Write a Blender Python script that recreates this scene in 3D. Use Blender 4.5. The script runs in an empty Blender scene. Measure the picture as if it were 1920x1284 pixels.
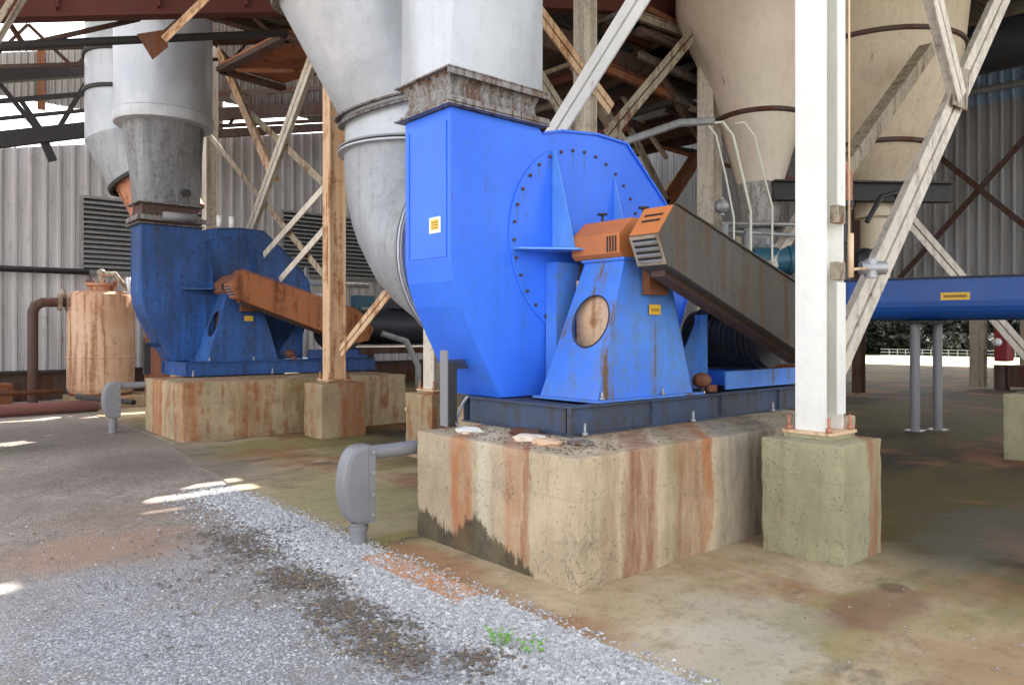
import bpy, bmesh, math, random
from mathutils import Vector, Matrix, noise
R = math.radians
random.seed(7)
SC = bpy.context.scene
COL = SC.collection

# ------------------------------------------------------------------ camera
cd = bpy.data.cameras.new("camera"); cam = bpy.data.objects.new("camera", cd); COL.objects.link(cam)
cam.location = (0, 0, 1.6); cam.rotation_euler = (R(90), 0, R(49.2 - 90))
cd.sensor_width = 36; cd.lens = 26.25; cd.shift_y = -0.00885; cd.clip_end = 2000; cd.clip_start = 0.05
SC.camera = cam
# ------------------------------------------------------------------ light
SUN_AZ, SUN_EL = R(38), R(46)          # azimuth counted from +X towards +Y
wd = bpy.data.worlds.new("World"); SC.world = wd; wd.use_nodes = True
nt = wd.node_tree
bg = nt.nodes["Background"]
sky = nt.nodes.new("ShaderNodeTexSky"); sky.sky_type = 'NISHITA'; sky.sun_disc = False
sky.sun_elevation = SUN_EL; sky.sun_rotation = R(90) - SUN_AZ; sky.air_density = 1.0; sky.dust_density = 2.5; sky.ozone_density = 1.0
hs = nt.nodes.new("ShaderNodeHueSaturation"); hs.inputs['Saturation'].default_value = .38      # sky colour muted, then warmed, as white balance
nt.links.new(sky.outputs[0], hs.inputs['Color']); wt = nt.nodes.new("ShaderNodeMix"); wt.data_type = 'RGBA'; wt.blend_type = 'MULTIPLY'; wt.inputs[0].default_value = 1; wt.inputs[7].default_value = (1.04, .985, .93, 1)
nt.links.new(hs.outputs[0], wt.inputs[6]); nt.links.new(wt.outputs[2], bg.inputs[0]); bg.inputs[1].default_value = 0.15
sd = bpy.data.lights.new("sun", 'SUN'); sd.energy = 4.0; sd.angle = R(0.5); sd.color = (1, .95, .86)
sun = bpy.data.objects.new("sun", sd); COL.objects.link(sun)
sv = Vector((math.cos(SUN_AZ) * math.cos(SUN_EL), math.sin(SUN_AZ) * math.cos(SUN_EL), math.sin(SUN_EL)))
sun.rotation_euler = sv.to_track_quat('Z', 'Y').to_euler(); sun.location = (0, 0, 30)
vs = SC.view_settings; vs.view_transform = 'Standard'; vs.look = 'None'; vs.exposure = 2.3; vs.gamma = 1
SC.cycles.max_bounces = 8; SC.cycles.diffuse_bounces = 5

# ------------------------------------------------------------------ materials
RUST = (.26, .085, .025)
def newmat(name):
    m = bpy.data.materials.new(name); m.use_nodes = True
    t = m.node_tree; return m, t, t.nodes["Principled BSDF"]
def N(t, k, **kw):
    n = t.nodes.new(k)
    for a, v in kw.items(): setattr(n, a, v)
    return n
def noise_n(t, vec, scale, detail=4, rough=.6, mp=None):
    if mp:
        m = N(t, "ShaderNodeMapping"); m.inputs['Scale'].default_value = mp; t.links.new(vec, m.inputs[0]); vec = m.outputs[0]
    n = N(t, "ShaderNodeTexNoise"); n.inputs['Scale'].default_value = scale; n.inputs['Detail'].default_value = detail; n.inputs['Roughness'].default_value = rough
    t.links.new(vec, n.inputs['Vector']); return n.outputs['Fac']
def ramp(t, fac, stops, interp='LINEAR'):
    r = N(t, "ShaderNodeValToRGB"); cr = r.color_ramp; cr.interpolation = interp
    while len(cr.elements) < len(stops): cr.elements.new(.5)
    for e, (p, c) in zip(cr.elements, stops):
        e.position = p; e.color = (c, c, c, 1) if isinstance(c, (int, float)) else (*c, 1)
    t.links.new(fac, r.inputs[0]); return r.outputs[0]
def math_n(t, op, a, b=None, clamp=False):
    m = N(t, "ShaderNodeMath", operation=op, use_clamp=clamp)
    for i, v in enumerate((a, b)):
        if v is None: continue
        if isinstance(v, (int, float)): m.inputs[i].default_value = v
        else: t.links.new(v, m.inputs[i])
    return m.outputs[0]
def mix(t, fac, a, b, mode='MIX'):
    m = N(t, "ShaderNodeMix", data_type='RGBA', blend_type=mode)
    if isinstance(fac, (int, float)): m.inputs[0].default_value = fac
    else: t.links.new(fac, m.inputs[0])
    for i, v in ((6, a), (7, b)):
        if isinstance(v, tuple): m.inputs[i].default_value = (*v, 1)
        else: t.links.new(v, m.inputs[i])
    return m.outputs[2]
def pos(t): return N(t, "ShaderNodeNewGeometry").outputs['Position']
def bump(t, b, h, strength=.3, dist=.02):
    n = N(t, "ShaderNodeBump"); n.inputs['Strength'].default_value = strength; n.inputs['Distance'].default_value = dist
    t.links.new(h, n.inputs['Height']); t.links.new(n.outputs[0], b.inputs['Normal'])
def worn(name, base, rust=RUST, amt=.3, dirt=.3, dirtcol=(.06, .05, .035), rough=.55, metal=0.0, sc=1.0, base2=None, bmp=.15, spec=.5, st=.45, dent=0):
    m, t, b = newmat(name); P = pos(t)
    A = noise_n(t, P, 1.0 * sc, 4, .6, (9, 9, .55))          # vertical run-off streaks
    B = noise_n(t, P, 2.2 * sc, 6, .65)                      # blotches
    C = noise_n(t, P, 14 * sc, 5, .7)                        # fine grime
    col = mix(t, ramp(t, noise_n(t, P, .8 * sc, 3), [(.35, 0), (.65, 1)]), base, base2 or tuple(c * .82 for c in base))
    dm = math_n(t, 'ADD', math_n(t, 'MULTIPLY', A, .5), math_n(t, 'MULTIPLY', C, .5))
    th = .62 - dirt * .2
    col = mix(t, math_n(t, 'MULTIPLY', ramp(t, dm, [(th - .08, 0), (th + .12, 1)]), min(1, dirt * 1.6)), col, dirtcol)
    rm = math_n(t, 'ADD', math_n(t, 'MULTIPLY', A, st), math_n(t, 'ADD', math_n(t, 'MULTIPLY', B, .85 - st), math_n(t, 'MULTIPLY', C, .15)))
    tr = .68 - amt * .32
    rmask = ramp(t, rm, [(tr - .03, 0), (tr + .05, 1)])
    rc = mix(t, C, rust, tuple(c * .45 for c in rust))
    col = mix(t, rmask, col, rc)
    t.links.new(col, b.inputs['Base Color']); b.inputs['Metallic'].default_value = metal
    t.links.new(ramp(t, rmask, [(0, rough), (1, .9)]), b.inputs['Roughness'])
    b.inputs['Specular IOR Level'].default_value = spec
    hh = math_n(t, 'ADD', C, math_n(t, 'MULTIPLY', B, 1.5))
    if dent: hh = math_n(t, 'ADD', hh, math_n(t, 'MULTIPLY', noise_n(t, P, 1.3, 2, .5), dent))
    bump(t, b, hh, bmp, .01)
    return m
def flat(name, col, rough=.6, metal=0, var=.25, sc=12):
    m, t, b = newmat(name); P = pos(t)
    n = noise_n(t, P, sc, 4, .6)
    t.links.new(mix(t, ramp(t, n, [(.3, 0), (.7, 1)]), tuple(c * (1 - var) for c in col), tuple(min(1, c * (1 + var)) for c in col)), b.inputs['Base Color'])
    b.inputs['Roughness'].default_value = rough; b.inputs['Metallic'].default_value = metal; bump(t, b, n, .1, .01)
    return m
def concrete(name, base, stains=None, moss=None, amt=.35, olive=.35, dark=.4):
    """base concrete with run-off; stains: list of (u centre, half width, strength, colour) along u = X - Y + u0"""
    m, t, b = newmat(name); P = pos(t)
    A = noise_n(t, P, 1.0, 5, .68, (4.2, 4.2, .7)); B = noise_n(t, P, 1.6, 6, .65); C = noise_n(t, P, 30, 4, .7); F = noise_n(t, P, 5, 5, .6)
    col = mix(t, ramp(t, B, [(.35, 0), (.65, 1)]), base, tuple(c * .72 for c in base))
    col = mix(t, math_n(t, 'MULTIPLY', ramp(t, A, [(.48, 0), (.70, 1)]), olive), col, (.20, .18, .08))
    col = mix(t, math_n(t, 'MULTIPLY', ramp(t, math_n(t, 'ADD', math_n(t, 'MULTIPLY', A, .6), math_n(t, 'MULTIPLY', F, .4)), [(.55, 0), (.70, 1)]), dark), col, (.10, .085, .06))
    rm = math_n(t, 'ADD', math_n(t, 'MULTIPLY', noise_n(t, P, 1.3, 4, .6, (6, 6, .5)), .6), math_n(t, 'MULTIPLY', F, .4))
    tr = .7 - amt * .3
    col = mix(t, math_n(t, 'MULTIPLY', ramp(t, rm, [(tr - .05, 0), (tr + .06, 1)]), .8), col, (.30, .10, .03))
    if stains or moss:
        sx = N(t, "ShaderNodeSeparateXYZ"); t.links.new(P, sx.inputs[0])
        u = math_n(t, 'SUBTRACT', math_n(t, 'SUBTRACT', sx.outputs[0], sx.outputs[1]), .094)
        wob = math_n(t, 'MULTIPLY', math_n(t, 'SUBTRACT', noise_n(t, P, 6, 4, .7, (1, 1, .35)), .5), .22)
        uw = math_n(t, 'ADD', u, wob)
        brk = ramp(t, noise_n(t, P, 1, 6, .7, (9, 9, 1.8)), [(.32, .25), (.60, 1)])
        for (c, w, s, colr, top) in stains or []:
            d = math_n(t, 'DIVIDE', math_n(t, 'ABSOLUTE', math_n(t, 'SUBTRACT', uw, c)), w)
            mk = ramp(t, d, [(.55, 1), (1.0, 0)])
            if top is not None:
                zz = math_n(t, 'ADD', sx.outputs[2], math_n(t, 'MULTIPLY', F, .25))
                mk = math_n(t, 'MULTIPLY', mk, ramp(t, zz, [(top, 0), (top + .12, 1)]))
            col = mix(t, math_n(t, 'MULTIPLY', math_n(t, 'MULTIPLY', mk, brk), s), col, colr)
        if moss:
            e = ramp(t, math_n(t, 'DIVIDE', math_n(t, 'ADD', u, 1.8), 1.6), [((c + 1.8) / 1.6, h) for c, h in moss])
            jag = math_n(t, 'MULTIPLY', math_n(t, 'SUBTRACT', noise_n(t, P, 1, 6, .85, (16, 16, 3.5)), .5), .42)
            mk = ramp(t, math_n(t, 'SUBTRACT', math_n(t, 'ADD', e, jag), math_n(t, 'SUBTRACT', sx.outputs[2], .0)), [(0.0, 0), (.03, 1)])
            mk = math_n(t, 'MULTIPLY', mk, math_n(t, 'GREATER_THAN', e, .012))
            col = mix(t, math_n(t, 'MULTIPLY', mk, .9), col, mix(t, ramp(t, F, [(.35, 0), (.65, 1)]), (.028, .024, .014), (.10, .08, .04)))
    sz = N(t, "ShaderNodeSeparateXYZ"); t.links.new(P, sz.inputs[0])
    fl = math_n(t, 'ABSOLUTE', math_n(t, 'SUBTRACT', math_n(t, 'ADD', sz.outputs[2], math_n(t, 'MULTIPLY', F, .02)), .57))
    col = mix(t, math_n(t, 'MULTIPLY', ramp(t, fl, [(0, 1), (.006, 0)]), .4), col, tuple(c * .5 for c in base))
    Vc = N(t, "ShaderNodeTexVoronoi", feature='DISTANCE_TO_EDGE'); Vc.inputs['Scale'].default_value = 1.7
    wa = N(t, "ShaderNodeVectorMath", operation='ADD'); wb = N(t, "ShaderNodeTexNoise"); wb.inputs['Scale'].default_value = 4; wb.inputs['Detail'].default_value = 6; t.links.new(P, wb.inputs['Vector'])
    t.links.new(P, wa.inputs[0]); t.links.new(wb.outputs['Color'], wa.inputs[1]); t.links.new(wa.outputs[0], Vc.inputs['Vector'])
    crk = math_n(t, 'MULTIPLY', ramp(t, Vc.outputs['Distance'], [(0, 1), (.008, 0)]), ramp(t, B, [(.48, 0), (.56, 1)]))
    col = mix(t, math_n(t, 'MULTIPLY', crk, .7), col, tuple(c * .3 for c in base))
    pit = ramp(t, noise_n(t, P, 45, 2, .5), [(.66, 0), (.70, 1)])
    col = mix(t, math_n(t, 'MULTIPLY', pit, .6), col, tuple(c * .3 for c in base))
    col = mix(t, math_n(t, 'MULTIPLY', ramp(t, C, [(.6, 0), (.7, 1)]), .5), col, tuple(c * .45 for c in base))
    t.links.new(col, b.inputs['Base Color']); b.inputs['Roughness'].default_value = .92
    bump(t, b, math_n(t, 'SUBTRACT', math_n(t, 'ADD', math_n(t, 'MULTIPLY', C, .6), math_n(t, 'ADD', F, A)), math_n(t, 'ADD', pit, crk)), .5, .02)
    return m

M = {}
OR = (.42, .15, .05); ORD = (.27, .085, .028)
M['plinth1'] = concrete('concrete_stained', (.58, .46, .31),
    stains=[(-1.20, .15, .85, OR, -.05), (-.62, .12, .7, OR, -.1), (-.48, .05, .9, (.30, .09, .03), .1), (-.92, .10, .6, (.62, .58, .45), None),
            (.60, .20, .88, (.24, .085, .04), None), (.30, .10, .5, (.26, .16, .09), None), (.95, .14, .6, (.20, .17, .07), None), (1.18, .26, .7, (.26, .11, .045), None), (1.36, .07, .85, OR, .1), (1.72, .26, .7, (.19, .18, .165), None), (2.1, .25, .8, (.10, .09, .07), None)],
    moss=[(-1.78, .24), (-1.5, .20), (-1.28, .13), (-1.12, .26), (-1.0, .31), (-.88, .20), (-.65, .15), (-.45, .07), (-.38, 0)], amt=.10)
M['plinth2'] = concrete('concrete_rust_washed', (.50, .39, .24),
    stains=[(-9.3, .35, .85, OR, None), (-8.0, .3, .6, OR, None), (-7.0, .35, .5, ORD, None), (-6.2, .3, .7, (.22, .16, .06), None)], amt=.5)
M['pedestal'] = concrete('concrete_green_tinged', (.40, .37, .23), stains=[(3.02, .10, .9, ORD, None), (3.18, .05, .8, (.42, .2, .12), None)], amt=.05, olive=.45, dark=.35)
M['pedestal2'] = concrete('concrete_rusted_pedestal', (.42, .32, .19), stains=[(-4.75, .35, .75, ORD, None)], amt=.55)
M['cream'] = worn('cream_steel', (.74, .66, .55), amt=.22, dirt=.35, rust=(.34, .13, .05))
M['white_steel'] = worn('white_painted_steel', (.86, .85, .80), amt=.16, dirt=.14, rust=(.42, .20, .09), dirtcol=(.35, .3, .22))
M['peach'] = worn('rust_washed_cream_steel', (.76, .55, .36), amt=.46, dirt=.18, dirtcol=(.25, .16, .09), rust=(.48, .21, .08), base2=(.66, .42, .24))
M['tan'] = worn('tan_steel', (.42, .35, .25), amt=.4, dirt=.45, rust=(.22, .09, .04))
M['brown'] = worn('brown_rusty_steel', (.10, .06, .05), amt=.5, dirt=.3, rust=(.13, .045, .02), rough=.8)
M['red_oxide'] = worn('red_oxide_steel', (.13, .028, .018), amt=.3, dirt=.3, rust=(.16, .05, .025), rough=.75)
M['dark'] = flat('dark_steel', (.03, .028, .027), .7)
M['black'] = flat('black_rubber', (.015, .015, .015), .5)
M['galv'] = worn('pale_grey_duct', (.52, .54, .57), amt=.0, dirt=.24, dirtcol=(.30, .29, .28), rough=.42, base2=(.42, .44, .47), metal=.25, dent=14, bmp=.35)
M['galv_dirty'] = worn('grey_duct_stained', (.40, .42, .44), amt=.10, dirt=.32, dirtcol=(.14, .13, .12), rough=.5, base2=(.30, .31, .33), metal=.2, dent=12, bmp=.35)
M['galv_dark'] = worn('sooty_grey_duct', (.26, .265, .27), amt=.14, dirt=.5, dirtcol=(.07, .065, .06), rough=.5, base2=(.17, .17, .175), metal=.2, dent=12, bmp=.35)
M['galv_worn'] = worn('chalky_worn_neck', (.62, .58, .55), amt=.2, dirt=.6, dirtcol=(.16, .15, .15), rough=.6, base2=(.34, .33, .33), sc=2)
M['flange'] = worn('rusty_bolted_flange', (.34, .32, .31), amt=.46, dirt=.6, dirtcol=(.07, .06, .055), rust=(.22, .13, .085), rough=.6, sc=2.4, metal=.3)
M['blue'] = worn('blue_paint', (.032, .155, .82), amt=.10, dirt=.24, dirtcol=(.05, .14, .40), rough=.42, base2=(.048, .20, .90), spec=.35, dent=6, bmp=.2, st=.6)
M['blue_worn'] = worn('blue_paint_streaked', (.09, .28, .72), amt=.32, dirt=.55, dirtcol=(.12, .17, .20), rough=.5, base2=(.20, .42, .78), rust=(.17, .11, .08), sc=1.5)
M['drip'] = flat('greenish_rust_drip', (.10, .16, .26), .7)
M['blue_ped'] = worn('pedestal_blue_streaked', (.055, .20, .76), amt=.22, dirt=.46, dirtcol=(.14, .18, .20), rough=.48, base2=(.11, .31, .80), rust=(.22, .13, .07), sc=.8, st=.75)
M['blue_edge'] = worn('blue_paint_faded', (.09, .27, .76), amt=.10, dirt=.3, dirtcol=(.10, .20, .30), rough=.45, base2=(.14, .36, .80))
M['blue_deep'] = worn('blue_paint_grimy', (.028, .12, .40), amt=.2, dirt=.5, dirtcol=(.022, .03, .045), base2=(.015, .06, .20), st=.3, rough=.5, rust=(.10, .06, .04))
M['blue_frame'] = worn('blue_frame_grimy', (.05, .09, .18), amt=.32, dirt=.75, dirtcol=(.05, .05, .055), rough=.6, rust=(.11, .07, .05))
M['blue_conv'] = worn('conveyor_blue', (.015, .10, .42), amt=.02, dirt=.3, dirtcol=(.05, .06, .1), rough=.4)
M['orange'] = worn('orange_paint', (.68, .22, .06), amt=.1, dirt=.2, dirtcol=(.3, .12, .05), rough=.6)
M['orange_rust'] = worn('orange_rusty_sheet', (.42, .15, .055), amt=.4, dirt=.25, rust=(.25, .085, .035), rough=.75, base2=(.34, .12, .05))
M['guard'] = worn('weathered_guard_sheet', (.098, .08, .06), amt=.38, dirt=.5, dirtcol=(.05, .045, .038), st=.7, rough=.6, rust=(.15, .09, .05), base2=(.07, .062, .052), sc=1.1)
M['tank'] = worn('rusty_tank_paint', (.66, .44, .30), amt=.48, dirt=.12, dirtcol=(.3, .16, .1), rust=(.50, .25, .13), rough=.8, base2=(.58, .33, .20), st=.6)
M['rust'] = worn('heavy_rust', (.20, .08, .04), amt=.6, dirt=.4)
M['ltrust'] = worn('orange_primer', (.55, .24, .14), amt=.4, dirt=.2)
M['hopper'] = worn('beige_hopper_paint', (.80, .69, .57), amt=.06, dirt=.22, dirtcol=(.42, .34, .25), rough=.42, base2=(.70, .60, .49), dent=12, bmp=.3)
M['hopper2'] = worn('tan_hopper_paint', (.66, .55, .40), amt=.1, dirt=.3, dirtcol=(.32, .25, .15), rough=.55, dent=12, bmp=.3)
M['grey_pipe'] = worn('grey_painted_pipe', (.25, .25, .265), amt=.06, dirt=.2, dirtcol=(.14, .13, .13), rough=.45)
M['steel'] = worn('dull_grey_steel', (.42, .43, .44), amt=.15, dirt=.3, rough=.45, metal=.4)
M['yellow'] = flat('yellow_label', (.80, .50, .05), .5, var=.08)
M['label_white'] = flat('label_white', (.80, .80, .70), .5, var=.05)
M['label_dark'] = flat('label_print', (.30, .16, .03), .6)
M['motor'] = worn('dark_motor_paint', (.03, .035, .045), amt=.2, dirt=.3, rough=.5)
M['teal'] = worn('teal_equipment_paint', (.03, .13, .20), amt=.1, dirt=.3, rough=.45)
M['red'] = flat('red_paint', (.24, .015, .02), .5)
M['louver'] = flat('louver_grey', (.27, .27, .265), .6)
M['roof'] = worn('roof_sheet_underside', (.16, .13, .11), amt=.4, dirt=.5, rust=(.14, .06, .03), rough=.8)
M['dull_red'] = worn('dull_red_pipe_paint', (.20, .075, .06), amt=.35, dirt=.3, rough=.8)
M['white'] = flat('white_plastic', (.8, .8, .8), .5, var=.05)
M['strip'] = flat('translucent_strip_blue_grey', (.26, .36, .50), .4, var=.2)

def mat_siding(name, base, top=None):
    m, t, b = newmat(name); P = pos(t)
    col = mix(t, ramp(t, noise_n(t, P, 1.4, 4, .6, (3, 3, .2)), [(.35, 0), (.65, 1)]), base, tuple(c * .7 for c in base))
    col = mix(t, math_n(t, 'MULTIPLY', ramp(t, noise_n(t, P, 3, 6, .7, (2, 2, .6)), [(.58, 0), (.68, 1)]), .5), col, (.22, .15, .09))
    sx = N(t, "ShaderNodeSeparateXYZ"); t.links.new(P, sx.inputs[0])
    u = math_n(t, 'DIVIDE', math_n(t, 'ADD', sx.outputs[0], sx.outputs[1]), .9)
    wn = N(t, "ShaderNodeTexWhiteNoise", noise_dimensions='1D'); t.links.new(math_n(t, 'FLOOR', u), wn.inputs['W'])
    col = mix(t, math_n(t, 'MULTIPLY', wn.outputs['Value'], .28), col, tuple(c * .55 for c in base))
    col = mix(t, math_n(t, 'MULTIPLY', ramp(t, math_n(t, 'FRACT', u), [(.0, 1), (.02, 0)]), .7), col, (.10, .09, .085))
    run = ramp(t, noise_n(t, P, 1, 4, .6, (7, 7, .3)), [(.55, 0), (.7, 1)])
    col = mix(t, math_n(t, 'MULTIPLY', run, .35), col, (.25, .20, .16))
    t.links.new(col, b.inputs['Base Color']); b.inputs['Roughness'].default_value = .5; b.inputs['Metallic'].default_value = .15
    return m
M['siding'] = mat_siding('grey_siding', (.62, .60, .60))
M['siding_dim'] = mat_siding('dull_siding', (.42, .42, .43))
M['band'] = mat_siding('rust_streaked_sheeting', (.42, .38, .34))

def mat_slab():
    m, t, b = newmat('oily_concrete_floor'); P = pos(t)
    A = noise_n(t, P, .55, 6, .62); B = noise_n(t, P, 2.2, 6, .7); C = noise_n(t, P, 40, 3, .7); D = noise_n(t, P, .35, 4, .6, (.45, 1.6, 1))
    sx = N(t, "ShaderNodeSeparateXYZ"); t.links.new(P, sx.inputs[0])
    col = mix(t, ramp(t, B, [(.35, 0), (.65, 1)]), (.52, .42, .28), (.40, .31, .18))
    col = mix(t, math_n(t, 'MULTIPLY', ramp(t, D, [(.48, 0), (.56, 1)]), .75), col, (.24, .21, .06))
    # olive algae and damp dirt on the far floor, with shade painted in
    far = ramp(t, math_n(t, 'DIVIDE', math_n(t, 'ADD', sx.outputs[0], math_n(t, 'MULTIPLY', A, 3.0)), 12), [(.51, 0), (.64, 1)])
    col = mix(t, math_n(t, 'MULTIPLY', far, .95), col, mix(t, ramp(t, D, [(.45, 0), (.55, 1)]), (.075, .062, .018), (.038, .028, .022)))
    st = ramp(t, noise_n(t, P, .8, 5, .6, (1.0, .6, 1)), [(.53, 0), (.63, 1)])
    col = mix(t, math_n(t, 'MULTIPLY', st, .65), col, (.30, .13, .065))
    st2 = ramp(t, noise_n(t, P, 1.1, 6, .65, (.6, 1.0, 2.3)), [(.56, 0), (.62, 1)])
    col = mix(t, math_n(t, 'MULTIPLY', st2, .65), col, (.09, .075, .065))
    # rust bloom beside the big plinth, at the slab edge
    for (cx, cy, rx, ry, s, cc) in [(3.02, 4.35, .24, .62, .62, (.36, .16, .075)), (3.6, 2.6, .7, .5, .4, (.47, .41, .27)), (4.45, 1.9, .55, .26, .6, (.20, .09, .065)), (4.9, 2.0, .12, .10, .8, (.14, .10, .06)), (5.2, .9, 1.0, .5, .5, (.36, .24, .11)), (3.25, 2.1, .6, .5, .5, (.62, .56, .48)), (3.9, 1.1, .9, .35, .55, (.22, .09, .06)), (4.2, 1.0, .8, .5, .5, (.46, .34, .18)), (3.6, 6.4, .9, 1.3, .75, (.34, .31, .15)), (6.9, 2.0, 1.6, .5, .6, (.11, .105, .09)), (3.8, 2.3, .5, .5, .35, (.45, .42, .36))]:
        dx = math_n(t, 'DIVIDE', math_n(t, 'SUBTRACT', sx.outputs[0], cx), rx); dy = math_n(t, 'DIVIDE', math_n(t, 'SUBTRACT', sx.outputs[1], cy), ry)
        r2 = math_n(t, 'ADD', math_n(t, 'MULTIPLY', dx, dx), math_n(t, 'MULTIPLY', dy, dy))
        mk = ramp(t, math_n(t, 'ADD', r2, math_n(t, 'MULTIPLY', math_n(t, 'SUBTRACT', B, .5), 2.2)), [(.35, 1), (1.0, 0)])
        col = mix(t, math_n(t, 'MULTIPLY', mk, s), col, cc)
    sh_ = ramp(t, noise_n(t, P, 7, 8, .75), [(.52, 0), (.60, 1)])
    col = mix(t, math_n(t, 'MULTIPLY', sh_, .28), col, (.16, .12, .08))
    film = math_n(t, 'MULTIPLY', ramp(t, math_n(t, 'ADD', math_n(t, 'DIVIDE', sx.outputs[1], 20), math_n(t, 'MULTIPLY', math_n(t, 'SUBTRACT', B, .5), .12)), [(.37, 0), (.42, 1)]), ramp(t, math_n(t, 'ADD', math_n(t, 'DIVIDE', sx.outputs[0], 10), math_n(t, 'MULTIPLY', math_n(t, 'SUBTRACT', A, .5), .3)), [(.30, 1), (.42, 0)]))
    col = mix(t, math_n(t, 'MULTIPLY', film, .9), col, mix(t, B, (.30, .26, .22), (.16, .135, .12)))
    V = N(t, "ShaderNodeTexVoronoi", feature='DISTANCE_TO_EDGE'); V.inputs['Scale'].default_value = .55
    wv = N(t, "ShaderNodeVectorMath", operation='ADD'); wn_ = N(t, "ShaderNodeTexNoise"); wn_.inputs['Scale'].default_value = 2.5; wn_.inputs['Detail'].default_value = 6; t.links.new(P, wn_.inputs['Vector'])
    t.links.new(P, wv.inputs[0]); t.links.new(wn_.outputs['Color'], wv.inputs[1]); t.links.new(wv.outputs[0], V.inputs['Vector'])
    col = mix(t, math_n(t, 'MULTIPLY', ramp(t, V.outputs['Distance'], [(.0, 1), (.004, 0)]), .28), col, (.09, .075, .06))
    col = mix(t, math_n(t, 'MULTIPLY', ramp(t, C, [(.60, 0), (.68, 1)]), .6), col, (.10, .09, .08))
    t.links.new(col, b.inputs['Base Color']); b.inputs['Roughness'].default_value = .95; b.inputs['Specular IOR Level'].default_value = .2
    bump(t, b, math_n(t, 'ADD', math_n(t, 'MULTIPLY', C, .35), B), .35, .02)
    return m
def mat_gravelbed():
    m, t, b = newmat('fine_gravel_and_dust'); P = pos(t)
    V = N(t, "ShaderNodeTexVoronoi"); V.inputs['Scale'].default_value = 75; t.links.new(P, V.inputs['Vector'])
    A = noise_n(t, P, .7, 6, .65); B = noise_n(t, P, 3, 6, .7); C = noise_n(t, P, 60, 3, .6)
    sx = N(t, "ShaderNodeSeparateXYZ"); t.links.new(P, sx.inputs[0])
    sv_ = N(t, "ShaderNodeSeparateColor"); t.links.new(V.outputs['Color'], sv_.inputs[0])
    g = ramp(t, sv_.outputs[0], [(0, (.20, .20, .215)), (.6, (.34, .35, .375)), (.9, (.46, .47, .49)), (1, (.62, .62, .62))])
    fine = ramp(t, noise_n(t, P, 22, 5, .8), [(.35, .55), (.65, 1.25)])
    dirt = mix(t, ramp(t, B, [(.35, 0), (.65, 1)]), (.43, .365, .31), (.27, .225, .19))
    dpt = math_n(t, 'ADD', math_n(t, 'MULTIPLY', sx.outputs[1], .85), math_n(t, 'MULTIPLY', sx.outputs[0], -.25))
    far = ramp(t, math_n(t, 'DIVIDE', math_n(t, 'ADD', dpt, math_n(t, 'MULTIPLY', math_n(t, 'SUBTRACT', A, .5), 5)), 10), [(.33, 0), (.50, 1)])
    dirt = mix(t, 1.0, dirt, fine, 'MULTIPLY')
    col = mix(t, far, g, dirt)
    col = mix(t, math_n(t, 'MULTIPLY', ramp(t, A, [(.5, 0), (.62, 1)]), .55), col, (.25, .22, .18))
    st = None
    for (cx, cy, rx, ry, s, cc) in [(1.3, 6.3, .9, .65, .65, (.38, .235, .155)), (1.7, 7.3, .8, .5, .45, (.28, .17, .12)), (1.6, 12.4, .6, .5, .5, (.10, .11, .04)), (2.0, 9.5, 1.4, .9, .4, (.13, .10, .10)), (2.75, 4.2, .16, .55, .7, (.52, .22, .09)), (2.2, 13.6, 2.4, 2.6, .55, (.105, .09, .08)), (-1.0, 14, 3.5, 2.5, .4, (.13, .115, .105)), (2.6, 10.3, .8, 1.0, .5, (.12, .10, .09))]:
        dx = math_n(t, 'DIVIDE', math_n(t, 'SUBTRACT', sx.outputs[0], cx), rx); dy = math_n(t, 'DIVIDE', math_n(t, 'SUBTRACT', sx.outputs[1], cy), ry)
        r2 = math_n(t, 'ADD', math_n(t, 'MULTIPLY', dx, dx), math_n(t, 'MULTIPLY', dy, dy))
        mk = ramp(t, math_n(t, 'ADD', r2, math_n(t, 'MULTIPLY', math_n(t, 'SUBTRACT', B, .5), 2.4)), [(.2, 1), (1.0, 0)])
        col = mix(t, math_n(t, 'MULTIPLY', mk, s), col, cc)
    t.links.new(col, b.inputs['Base Color']); b.inputs['Roughness'].default_value = .95
    h = math_n(t, 'ADD', math_n(t, 'MULTIPLY', V.outputs['Distance'], -1.2), math_n(t, 'ADD', B, math_n(t, 'MULTIPLY', C, .4)))
    bump(t, b, h, .5, .015)
    return m
def mat_stones(name, stops):
    m, t, b = newmat(name)
    a = N(t, "ShaderNodeAttribute", attribute_name="tone")
    c = ramp(t, a.outputs['Fac'], stops)
    n = noise_n(t, pos(t), 90, 3, .6)
    t.links.new(mix(t, math_n(t, 'MULTIPLY', n, .5), c, (.30, .28, .25)), b.inputs['Base Color']); b.inputs['Roughness'].default_value = .9
    return m
M['slab'] = mat_slab(); M['bed'] = mat_gravelbed()
M['stones'] = mat_stones('crushed_limestone', [(0, (.16, .16, .165)), (.5, (.40, .41, .43)), (.85, (.66, .66, .67)), (.97, (.8, .8, .78)), (1, (.55, .25, .10))])
M['leaves'] = mat_stones('leaf_litter_tones', [(0, (.05, .035, .02)), (.5, (.14, .085, .05)), (.85, (.24, .15, .09)), (1, (.30, .26, .06))])
M['grass'] = flat('dry_sunlit_grass', (.24, .23, .13), .9, var=.35, sc=3)
M['foliage'] = flat('dark_foliage', (.012, .017, .008), .8, var=.5, sc=2)
M['weed'] = flat('weed_green', (.18, .42, .06), .6, var=.3)

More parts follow.
